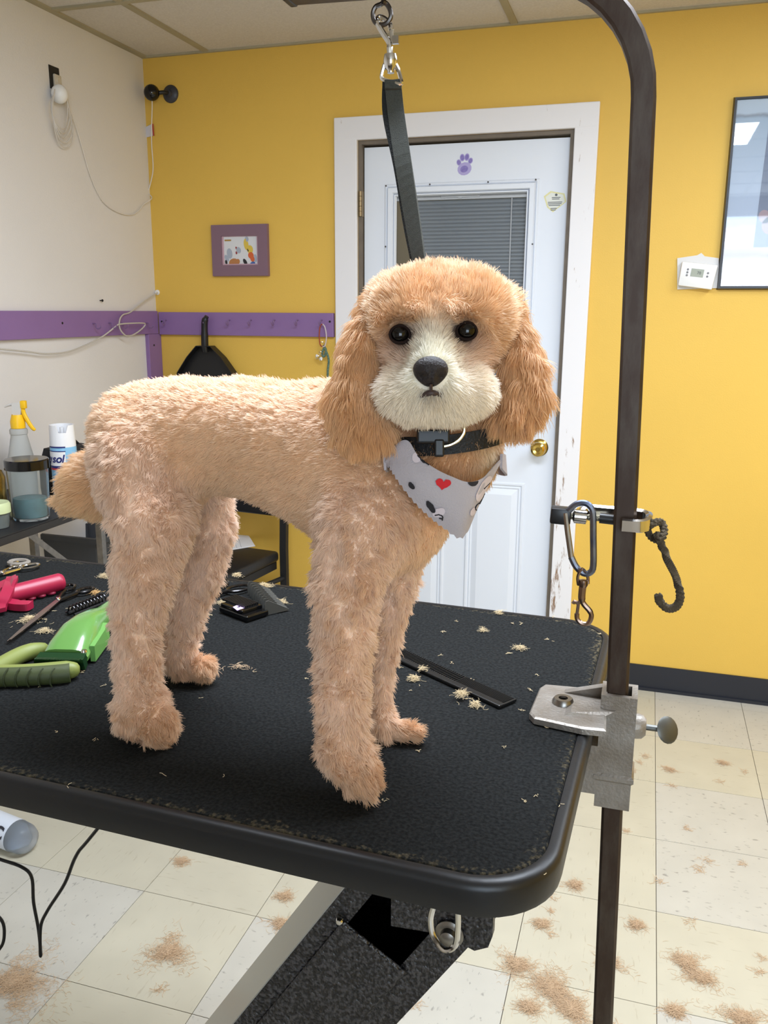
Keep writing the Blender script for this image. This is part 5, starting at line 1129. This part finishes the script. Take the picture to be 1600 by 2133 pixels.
# fur strands
VN = np.zeros((len(DV), 3)); me_n = np.empty(len(DV)*3, np.float32); me.vertex_normals.foreach_get('vector', me_n); VN = me_n.reshape(-1, 3)
tri = np.concatenate([DF[:, [0, 1, 2]], DF[:, [0, 2, 3]]])
e1_, e2_ = DV[tri[:, 1]]-DV[tri[:, 0]], DV[tri[:, 2]]-DV[tri[:, 0]]; ar = .5*np.linalg.norm(np.cross(e1_, e2_), axis=1)
dens = np.array([1.0, 1.0, 1.1, 1.5, 1.3, 1.25, 1.35, 1.7, 1.7, 1.3, 1.25]); wt = ar*(VW@dens)[tri[:, 0]]
NS = 330000
rng = np.random.RandomState(11); ti = rng.choice(len(tri), NS, p=wt/wt.sum()); r1, r2 = rng.rand(NS), rng.rand(NS); fl = r1+r2 > 1; r1[fl], r2[fl] = 1-r1[fl], 1-r2[fl]
bar_ = np.stack([1-r1-r2, r1, r2], 1)[:, :, None]; P0 = (DV[tri[ti]]*bar_).sum(1); NN = (VN[tri[ti]]*bar_).sum(1); NN /= np.linalg.norm(NN, axis=1, keepdims=True)
# keep strands off the eyes and the nose
keep = np.ones(NS, bool)
for x, y, d in EYES: keep &= ((P0-np.array(at(x, y, d-.002)))**2).sum(1) > .0083**2
keep &= ((P0-np.array(at(897, 774, .633)))**2).sum(1) > .0135**2
keep &= P0[:, 2] > TZ+.002
P0, NN = P0[keep], NN[keep]; W = weights(P0); NS = len(P0)
LEN = dict(torso=.0066, neck=.0072, leg=.0085, paw=.009, tail=.011, crown=.0085, face=.0075, muzzle=.007, bridge=.0055, brow=.009, ear=.014)
LAY = dict(torso=.75, neck=.9, leg=.75, paw=.8, tail=1.1, crown=.8, face=.9, muzzle=.75, bridge=.9, brow=.5, ear=1.7)
CURL = dict(torso=.26, neck=.35, leg=.75, paw=.6, tail=.35, crown=.32, face=.25, muzzle=.16, bridge=.15, brow=.35, ear=.7)
LEAN = dict(torso=.20, neck=.25, leg=.34, paw=.3, tail=.3, crown=.22, face=.15, muzzle=.12, bridge=.1, brow=.25, ear=.38)
tab = lambda D: W@np.array([D[r] for r in REG])
Ln = tab(LEN)*rng.uniform(.75, 1.12, NS)*(1-.5*W[:, 10]*np.clip(-NN[:, 2], 0, 1)); lay = tab(LAY); curl = tab(CURL); lean = tab(LEAN)[:, None]
fwd = np.array([.983, -.18, 0]); dn_ = np.array([0, 0, -1.]); nose = np.array(at(897, 765, .628)); back = np.array(FW)
DIR = {'torso': -fwd*.8+dn_*.45, 'neck': -fwd*.2+dn_, 'leg': dn_, 'paw': fwd*.5-np.array(FW)*.5+dn_*.3, 'tail': np.array(at(80, 1060, .915)-at(200, 960, .885)), 'crown': np.array(FW)*.8+np.array(UP)*.35, 'ear': dn_, 'brow': -np.array(FW)*.6+dn_*.25}
dr = np.zeros((NS, 3))
for j, r in enumerate(REG):
    if r in DIR: v = DIR[r]/np.linalg.norm(DIR[r]); dr += W[:, j:j+1]*v
    else:
        v = P0-nose; v = v/np.linalg.norm(v, axis=1, keepdims=True)
        if r == 'muzzle': v = v+dn_*.55
        if r == 'bridge': v = v+np.array(UP)*.2
        dr += W[:, j:j+1]*v
dr -= NN*(dr*NN).sum(1, keepdims=True)*.85
dr /= np.linalg.norm(dr, axis=1, keepdims=True)+1e-6
# locks: strands of one small cell share a bend and lean to its centre
cs_ = np.where(W[:, 10] > .5, .0085, np.where(W[:, 2]+W[:, 3] > .5, .0075, .0065))
cell = np.floor((P0+wave(P0, .03, 21)*.003)/cs_[:, None]).astype(np.int64); key = cell[:, 0]*73856093 ^ cell[:, 1]*19349663 ^ cell[:, 2]*83492791
uk, inv = np.unique(key, return_inverse=True); cn_ = np.bincount(inv); ctr_ = np.stack([np.bincount(inv, P0[:, i])/cn_ for i in range(3)], 1)[inv]
lr = np.random.RandomState(4).normal(size=(len(uk), 3))[inv]
lenr = np.random.RandomState(6).uniform(.8, 1.2, len(uk))[inv]; Ln *= lenr
flow = wave(P0, .045, 31)*.45+wave(P0, .016, 33)*.45+lr*.38
KP = 5; T_ = np.linspace(0, 1, KP); PTS = np.zeros((NS, KP, 3)); jit = rng.normal(size=(NS, 3))*.16
base_d = NN*1.0; lat = np.cross(NN, dr)
for i, t in enumerate(T_):
    d = base_d*t*(1-.38*t*np.minimum(lay, 1.3))[:, None]+dr*(lay*t**1.35)[:, None]+(flow*curl[:, None]+jit)*t**1.2*1.0
    nn = np.linalg.norm(d, axis=1, keepdims=True)+1e-6
    d = d/nn*np.minimum(nn, t*1.25)
    q = P0+d*Ln[:, None]
    cl_ = lean*t**1.1; q = q+(ctr_-P0)*cl_
    wv = np.sin(t*5.5+lr[:, :1]*3)*.0011*curl[:, None]*t*lat; PTS[:, i] = q+wv
PTS[..., 2] = np.maximum(PTS[..., 2], TZ+.0008)
hc = bpy.data.hair_curves.new('fur'); hc.add_curves([KP]*NS)
hc.position_data.foreach_set('vector', PTS.astype(np.float32).ravel())
ra_ = hc.attributes.get('radius') or hc.attributes.new('radius', 'FLOAT', 'POINT')
rad = np.array([.00030, .00030, .00026, .00019, .00006]); ra_.data.foreach_set('value', np.tile(rad, NS).astype(np.float32))
hcol = colour(P0, W)*rng.uniform(.9, 1.08, (NS, 1))*np.random.RandomState(9).uniform(.95, 1.04, len(uk))[inv][:, None]
at_ = hc.attributes.new('coat', 'FLOAT_COLOR', 'CURVE'); at_.data.foreach_set('color', np.concatenate([hcol, np.ones((NS, 1))], 1).astype(np.float32).ravel())
FU = mat('dog_fur', (220, 180, 140), .7, spec=.18); N, L, b = nodes(FU); an = N.new('ShaderNodeAttribute'); an.attribute_name = 'coat'; L.new(an.outputs['Color'], b.inputs['Base Color'])
hb = N.new('ShaderNodeBsdfHairPrincipled'); hb.parametrization = 'COLOR'; hb.inputs['Roughness'].default_value = .45; hb.inputs['Radial Roughness'].default_value = .6
gm_ = N.new('ShaderNodeGamma'); gm_.inputs[1].default_value = 1.4; L.new(an.outputs['Color'], gm_.inputs[0]); L.new(gm_.outputs[0], hb.inputs['Color'])
tl_ = N.new('ShaderNodeBsdfTranslucent'); L.new(an.outputs['Color'], tl_.inputs[0]); mx = N.new('ShaderNodeMixShader'); mx.inputs[0].default_value = .3
L.new(b.outputs[0], mx.inputs[1]); L.new(tl_.outputs[0], mx.inputs[2]); mh = N.new('ShaderNodeMixShader'); mh.inputs[0].default_value = .42
L.new(mx.outputs[0], mh.inputs[1]); L.new(hb.outputs[0], mh.inputs[2]); L.new(mh.outputs[0], N['Material Output'].inputs[0])
hc.materials.append(FU); fur = bpy.data.objects.new('fur', hc); C.objects.link(fur); fur.parent = dog; fur.matrix_parent_inverse = wm(dog).inverted(); fur['kind'] = 'stuff'

# eyes, nose, mouth
EY = mat('dog_eye', (9, 6, 5), .06, spec=.42)
for x, y, d in EYES:
    c_ = at(x, y, d); v = (CAM-c_).normalized(); bm = NB(); ball(bm, c_, .0082, None, 24); eo = obj('eye', bm, EY, dog, True); bm = NB(); rg = [c_+v*.0048+RT*(.0078*math.cos(a))+UP*(.0066*math.sin(a))-FW*(.0016*(1-abs(math.cos(a)))) for a in [2*math.pi*k/24 for k in range(24)]]; tube(bm, rg, .0011, 6, True); obj('eyelid', bm, mat('dog_eyelid', (34, 24, 21), .9, spec=.1), eo, True)
NO = mat('dog_nose', (36, 29, 28), .5, spec=.35, bump=.5, bscale=700); nv = at(897, 774, .634)
bm = NB(); vs = ball(bm, (0, 0, 0), (.0130, .0115, .0098), None, 28)
for v in vs:
    p = v.co.copy(); fx_, fz_ = p.x/.0130, p.y/.0115
    p.x *= 1+.16*fz_-.08*fz_*fz_
    if p.z > 0:
        for sx in (-1, 1):
            d2 = ((p.x-sx*.0066)/.0032)**2+((p.y+.0030)/.0036)**2; p.z -= .0048*math.exp(-d2)
        p.z -= .0012*math.exp(-(p.x/.0012)**2)*(1 if p.y < .003 else .2)
    v.co = p
Mn = basis(RT, (UP*.93-FW*.36).normalized(), (-FW*.93-UP*.36).normalized(), nv)
for v in vs: v.co = Mn @ v.co
obj('nose', bm, NO, dog, True)
bm = NB(); tube(bm, spl([at(874, 828, .6425), at(884, 822, .637), at(898, 818, .634), at(912, 821, .6365), at(924, 827, .6422)], 5), [.001]+[.0018]*6+[.0022]*7+[.0018]*6+[.001], 8)
tube(bm, [at(898, 800, .631), at(898, 818, .6335)], .0012, 6)
obj('mouth', bm, mat('dog_lip', (58, 42, 38), .5), dog, True)

# collar with buckle and ring
NC = at(930, 905, .748); Nax = Vector((at(925, 800, .735)-at(945, 1000, .755))).normalized(); Nu = Nax.orthogonal().normalized(); Nv = Nax.cross(Nu)
rc_ = .0535; bm = NB(); CP = [NC+(Nu*math.cos(a)+Nv*math.sin(a))*rc_ for a in [2*math.pi*k/40 for k in range(40)]]
tube(bm, CP, 1, closed=True, sq=[(-.008, -.001), (.008, -.001), (.008, .001), (-.008, .001)], up0=Nax); co = obj('collar', bm, mat('collar_black', (16, 16, 17), .6, bump=.5, bscale=400), dog, True); co['label'] = 'black dog collar'
bm = NB(); box(bm, (-.014, -.006, -.003), (.012, .005, .004), basis(RT, UP, -FW, at(905, 908, .682)), bev=.0015); box(bm, (-.0045, -.016, -.002), (.0035, -.002, .004), basis(RT, UP, -FW, at(916, 910, .681)), bev=.0015); obj('buckle', bm, BLK, co)
bm = NB(); tube(bm, spl([at(x, y, .680) for x, y in ((919, 931), (938, 927), (955, 917), (966, 902), (967, 888))], 5), .0014, 7); tube(bm, [at(967, 888, .680), at(940, 884, .684)], .0014, 7); obj('d_ring', bm, mat('pale_brass', (214, 200, 160), .2, 1), co, True)

# bandana: cloth patch over the throat, its band running round the neck
TOPE = [(800, 960, .700), (826, 925, .692), (850, 918, .6875), (872, 950, .683), (905, 975, .678), (942, 993, .676), (975, 1004, .678), (1004, 997, .686), (1026, 975, .698), (1043, 958, .714)]
BOTE = [(803, 968, .701), (812, 980, .694), (832, 1010, .690), (862, 1048, .689), (893, 1078, .690), (925, 1103, .692), (964, 1122, .696), (994, 1062, .697), (1018, 1012, .705), (1045, 962, .716)]
tp_ = spl([at(*p) for p in TOPE], 6); bt__ = spl([at(*p) for p in BOTE], 6); nu, nv_ = len(tp_), 14
def bpt(fu, v):     # a point on the cloth, fu along the edge 0..1, v from neckline to hem
    x = fu*(nu-1); i = min(int(x), nu-2); f = x-i; a = tp_[i]*(1-f)+tp_[i+1]*f; c = bt__[i]*(1-f)+bt__[i+1]*f
    q = a*(1-v)+c*v
    return q-FW*(.006*math.sin(math.pi*v)*math.sin(math.pi*fu)+.0012*math.sin(fu*17+v*4)*math.sin(math.pi*v))
bm = NB(); rows = []
for j in range(nv_+1):
    row = []
    for i in range(nu):
        q = bpt(i/(nu-1), j/nv_)
        if j == nv_ and 4 < i < 38 and i % 2: q = q+(bpt(i/(nu-1), .9)-q).normalized()*.0022
        row.append(bm.verts.new(q))
    rows.append(row)
for A, B in zip(rows, rows[1:]):
    for i in range(nu-1): bm.faces.new((A[i], A[i+1], B[i+1], B[i]))
bmesh.ops.recalc_face_normals(bm, faces=bm.faces)
ret = bmesh.ops.solidify(bm, geom=list(bm.faces), thickness=.0007)
CLO = mat('bandana_cloth', (172, 164, 167), .85, bump=.35, bscale=900)
ban = obj('bandana', bm, CLO, dog, True); ban['label'] = 'white printed bandana with a red heart'
bm = NB(); L0, L1 = bpt(0, .5), bpt(1, .5); ctrN = at(935, 935, .75)
cpts = [L0, ctrN+(L0-ctrN).normalized()*.062+FW*.03, ctrN+FW*.062-UP*-.012, ctrN+(L1-ctrN).normalized()*.060+FW*.03, L1]
ribbon(bm, [(p, Nax) for p in cpts], (.012, .02, .022, .02, .012)); obj('neck_band', bm, CLO, ban, True)
def bprint(name, col, polys, off=.0012):
    b_ = NB()
    for poly in polys:
        c3 = [bpt(*uv) for uv in poly]; f_ = [b_.verts.new(p-FW*off) for p in c3]
        cc = bpt(sum(u for u, v in poly)/len(poly), sum(v for u, v in poly)/len(poly)); c_ = b_.verts.new(cc-FW*off)
        for i in range(len(f_)): b_.faces.new((c_, f_[i], f_[(i+1) % len(f_)]))
    return obj(name, b_, mat('print_'+name, col, .8), ban)
def proj2(p): d = p-CAM; z_ = d.dot(FW); return 800+FPX*d.dot(RT)/z_, 1066.5-FPX*d.dot(UP)/z_
UVG = [(u/60, v/30) for u in range(61) for v in range(31)]; UVP = np.array([proj2(bpt(*g)) for g in UVG])
def uv_of(px, py):  # cloth coordinates of a print seen there
    d = ((UVP-np.array((px, py)))**2).sum(1); ids = np.argsort(d)[:4]; w_ = 1/(d[ids]+.5); g = np.array(UVG)[ids]; r = (g*w_[:, None]).sum(0)/w_.sum(); return float(np.clip(r[0], 0, 1)), float(np.clip(r[1], 0, 1))
def shp(pts): return [uv_of(*p) for p in pts]
def ell(cx, cy, rx, ry, rot=0, n=18): c, s_ = math.cos(rot), math.sin(rot); return shp([(cx+rx*math.cos(a)*c-ry*math.sin(a)*s_, cy+rx*math.cos(a)*s_+ry*math.sin(a)*c) for a in [2*math.pi*k/n for k in range(n)]])
heart = []
for k in range(28):
    a = 2*math.pi*k/28; x = 16*math.sin(a)**3; y = -(13*math.cos(a)-5*math.cos(2*a)-2*math.cos(3*a)-math.cos(4*a)); c, s_ = math.cos(.16), math.sin(.16)
    heart.append((923+1.05*(x*c-y*s_), 1008+.85*(x*s_+y*c)))
for e_ in (ell(868, 953, 10, 11), ell(914, 1068, 14, 9, -.4), ell(1008, 1018, 10, 30, .5), ell(985, 1066, 5, 9, .4)): bprint('pale_face', (200, 187, 191), [e_], .0011)
bprint('heart', (190, 28, 36), [shp(heart)], .0014)
for e_ in (ell(985, 1003, 11, 10), ell(897, 1056, 6, 15, -.62), ell(857, 1012, 5, 9, -.7), ell(1019, 974, 4, 6, .4)): bprint('black_ear', (34, 32, 36), [e_], .0014)
def line_(name, strokes, wdt=.0009):
    for s_ in strokes:
        b_ = NB(); tube(b_, [bpt(*uv_of(*p))-FW*.0012 for p in spl([Vector((x, y, 0)) for x, y in s_], 3) for p in [(p.x, p.y)]], wdt*.6, 5); obj(name, b_, mat('print_line', (24, 22, 26), .8), ban)
line_('drawn_line', [[(875, 944), (876, 954), (882, 963), (890, 963), (897, 962)], [(884, 953), (885, 962)], [(906, 1074), (914, 1072), (922, 1076), (922, 1084)], [(915, 1079), (922, 1082)], [(1008, 1034), (1004, 1044), (993, 1052), (990, 1060), (994, 1063)], [(1012, 1030), (1010, 1042), (1002, 1052)], [(1008, 1018), (1020, 1006)]])

# ------------------------------------------------------------------ clipped hair
def hair_patch(name, cx, cy, z, rx, ry, rot, n, ln, hgt_, col, seed, label=None, cat='hair tuft', group=None, cells=None, rad=.00035):
    r = np.random.RandomState(seed); a = r.uniform(0, 6.28, n); q = np.abs(r.normal(size=n))*.42*(1+.45*np.sin(a*3+seed)+.3*np.sin(a*5+2*seed)); x = q*np.cos(a)*rx; y = q*np.sin(a)*ry
    if cells is not None:
        k = r.randint(0, len(cells), n); cc = np.array(cells); x = cc[k, 0]+r.normal(size=n)*cc[k, 2]*.45; y = cc[k, 1]+r.normal(size=n)*cc[k, 2]*.45
    c, s_ = math.cos(rot), math.sin(rot); X = cx+x*c-y*s_; Y = cy+x*s_+y*c
    th_ = r.uniform(0, 6.28, n); K = 6; P = np.zeros((n, K, 3)); P[:, 0] = np.stack([X, Y, z+r.rand(n)*hgt_*np.clip(1-q, 0, 1)], 1); L_ = ln*r.uniform(.5, 1.2, n)/K; dth = r.normal(size=n)*.35; dz = r.normal(size=n)*.12
    for i in range(1, K):
        P[:, i] = P[:, i-1]+np.stack([np.cos(th_)*L_, np.sin(th_)*L_, dz*L_], 1); th_ = th_+dth
    P[..., 2] = np.clip(P[..., 2], z+.0004, z+hgt_+.002)
    hc = bpy.data.hair_curves.new(name); hc.add_curves([K]*n); hc.position_data.foreach_set('vector', (P-np.array([cx, cy, z])).astype(np.float32).ravel())
    ra_ = hc.attributes.get('radius') or hc.attributes.new('radius', 'FLOAT', 'POINT'); ra_.data.foreach_set('value', np.full(n*K, rad, np.float32))
    hc.materials.append(mat('clipped_'+col, dict(tan=(210, 182, 150), cream=(208, 188, 152), apricot=(214, 176, 122))[col], .8, spec=.1))
    o = bpy.data.objects.new(name, hc); C.objects.link(o); o.location = (cx, cy, z)
    if label: tag(o, label, cat, group)
    return o
FT = [(350, 1985, .052, .045, 0, 420, 'round tan hair tuft on the floor tile left of the lift arm'),
      (28, 2050, .10, .075, .2, 900, 'big wide tan hair tuft at the bottom left corner of the floor'),
      (592, 1868, .022, .018, .3, 120, 'small tan hair tuft on the floor just below the table edge'),
      (588, 1926, .030, .022, 0, 200, 'tan hair tuft on the floor touching the grey side of the lift arm'),
      (378, 1796, .022, .018, 0, 90, 'faint small hair tuft on the floor beneath the front table edge'),
      (1078, 2012, .040, .030, 0, 330, 'tan hair tuft on the floor at a tile crossing near the bracket'),
      (1150, 2062, .062, .040, -.7, 650, 'large streaky tan hair tuft on the floor left of the pole'),
      (1190, 2105, .05, .032, -.5, 420, 'tan hair tuft on the floor at the bottom beside the pole'),
      (1102, 2100, .026, .02, 0, 150, 'small hair tuft below the large streaky one left of pole'),
      (1128, 1926, .022, .016, 0, 130, 'small tan hair tuft on the floor below the rounded table corner'),
      (1198, 1845, .024, .02, .5, 110, 'pale hair tuft on the floor between table corner and pole'),
      (1325, 1928, .024, .02, -.3, 120, 'pale hair tuft on the floor right of the pole, above the tile line'),
      (1268, 2008, .034, .03, 0, 170, 'pale hair tuft on the floor partly hidden behind the pole bottom'),
      (1430, 2008, .040, .026, -1.0, 330, 'long brown hair tuft on the floor right of the pole'),
      (1462, 2038, .036, .022, -.3, 240, 'brown hair tuft continuing below the long one on the floor'),
      (1406, 2108, .02, .017, 0, 170, 'round brown hair tuft lying across a floor joint'),
      (1545, 2122, .045, .03, 0, 300, 'brown hair tuft at the bottom right corner of the floor'),
      (1396, 1605, .02, .012, 0, 50, 'tiny pinkish hair tuft on the floor beyond the thumb screw'),
      (1506, 1590, .02, .014, 0, 50, 'tiny pinkish hair tuft on the floor near the far right tile joint')]
for k, (px, py, rx, ry, ro, n, lab) in enumerate(FT):
    p = on(px, py, 2, 0); hair_patch('hair_tuft', p.x, p.y, .0003, rx*1.25, ry*1.25, ro, int(n*3.2), .022, .008, 'tan', 40+k, lab, 'hair tuft', 'clipped hair tufts on the floor', rad=.00022)
TT = [(62, 1292, .022, .016, .2, 420, 'cream', 'cream hair tuft under the long scissor blade'),
      (92, 1316, .014, .009, .6, 200, 'cream', 'cream hair tuft on the near side of the scissor blade'),
      (216, 1202, .012, .006, .3, 200, 'cream', 'cream hair tuft on the table between pink handle and hind leg'),
      (197, 1236, .010, .008, .2, 160, 'apricot', 'curly apricot hair bits at the black scissor handles'),
      (550, 1222, .018, .013, 0, 420, 'cream', 'puffy cream hair tuft behind the grey guard comb'),
      (494, 1200, .007, .006, 0, 160, 'cream', 'small pale hair ball at the back edge of the table'),
      (588, 1256, .012, .008, 0, 130, 'cream', 'cream hair tuft at the tip of the grey guard comb'),
      (462, 1258, .014, .006, 0, 90, 'cream', 'wispy hair tuft by the dark open scissors'),
      (1082, 1352, .012, .008, 0, 110, 'cream', 'pale hair tuft alone on the right side of the mat'),
      (862, 1416, .008, .004, .3, 130, 'cream', 'short cream hair tuft below the comb spine'),
      (962, 1448, .010, .012, .2, 160, 'cream', 'straw coloured hair tuft lying across the comb'),
      (992, 1470, .012, .004, -.6, 110, 'cream', 'curved thin hair tuft in front of the comb'),
      (880, 1396, .006, .003, .6, 50, 'cream', 'tiny hair tuft on the coarse comb teeth'),
      (1042, 1278, .007, .005, .2, 70, 'cream', 'small pale hair tuft near the table back edge by the door'),
      (1006, 1315, .004, .003, 0, 60, 'cream', 'tiny pale hair ball in the middle of the empty mat'),
      (495, 1392, .028, .004, .3, 60, 'tan', 'thin wisps of hair in front of the far hind paw')]
for k, (px, py, rx, ry, ro, n, col, lab) in enumerate(TT):
    zz = TZ+(.005 if k in (10, 12) else .0008); p = on(px, py, 2, zz); hair_patch('hair_tuft', p.x, p.y, zz, rx*.85, ry*.85, ro, int(n*.8), .0095, .006, col, 90+k, lab, 'hair tuft', 'clipped hair tufts on the table', rad=.00014)
r = random.Random(8)
cells = [(r.uniform(-.6, .6), r.uniform(-.30, .30), r.uniform(.0006, .003)) for _ in range(120)]
o = hair_patch('hair_clippings', tc0.x, tc0.y, TZ+.0006, 0, 0, TROT, 420, .005, .002, 'cream', 200, 'fine pale hair clippings scattered over the black mat', 'hair', None, cells, .00022); o['kind'] = 'stuff'
cells = [(r.uniform(-.9, .9), r.uniform(-.8, .8), r.uniform(.004, .016)) for _ in range(60)]
o = hair_patch('hair_clippings', 1.1, .3, .0003, 0, 0, 0, 1500, .022, .003, 'tan', 201, 'fine tan hair clippings scattered thinly over the floor tiles', 'hair', None, cells, .0003); o['kind'] = 'stuff'
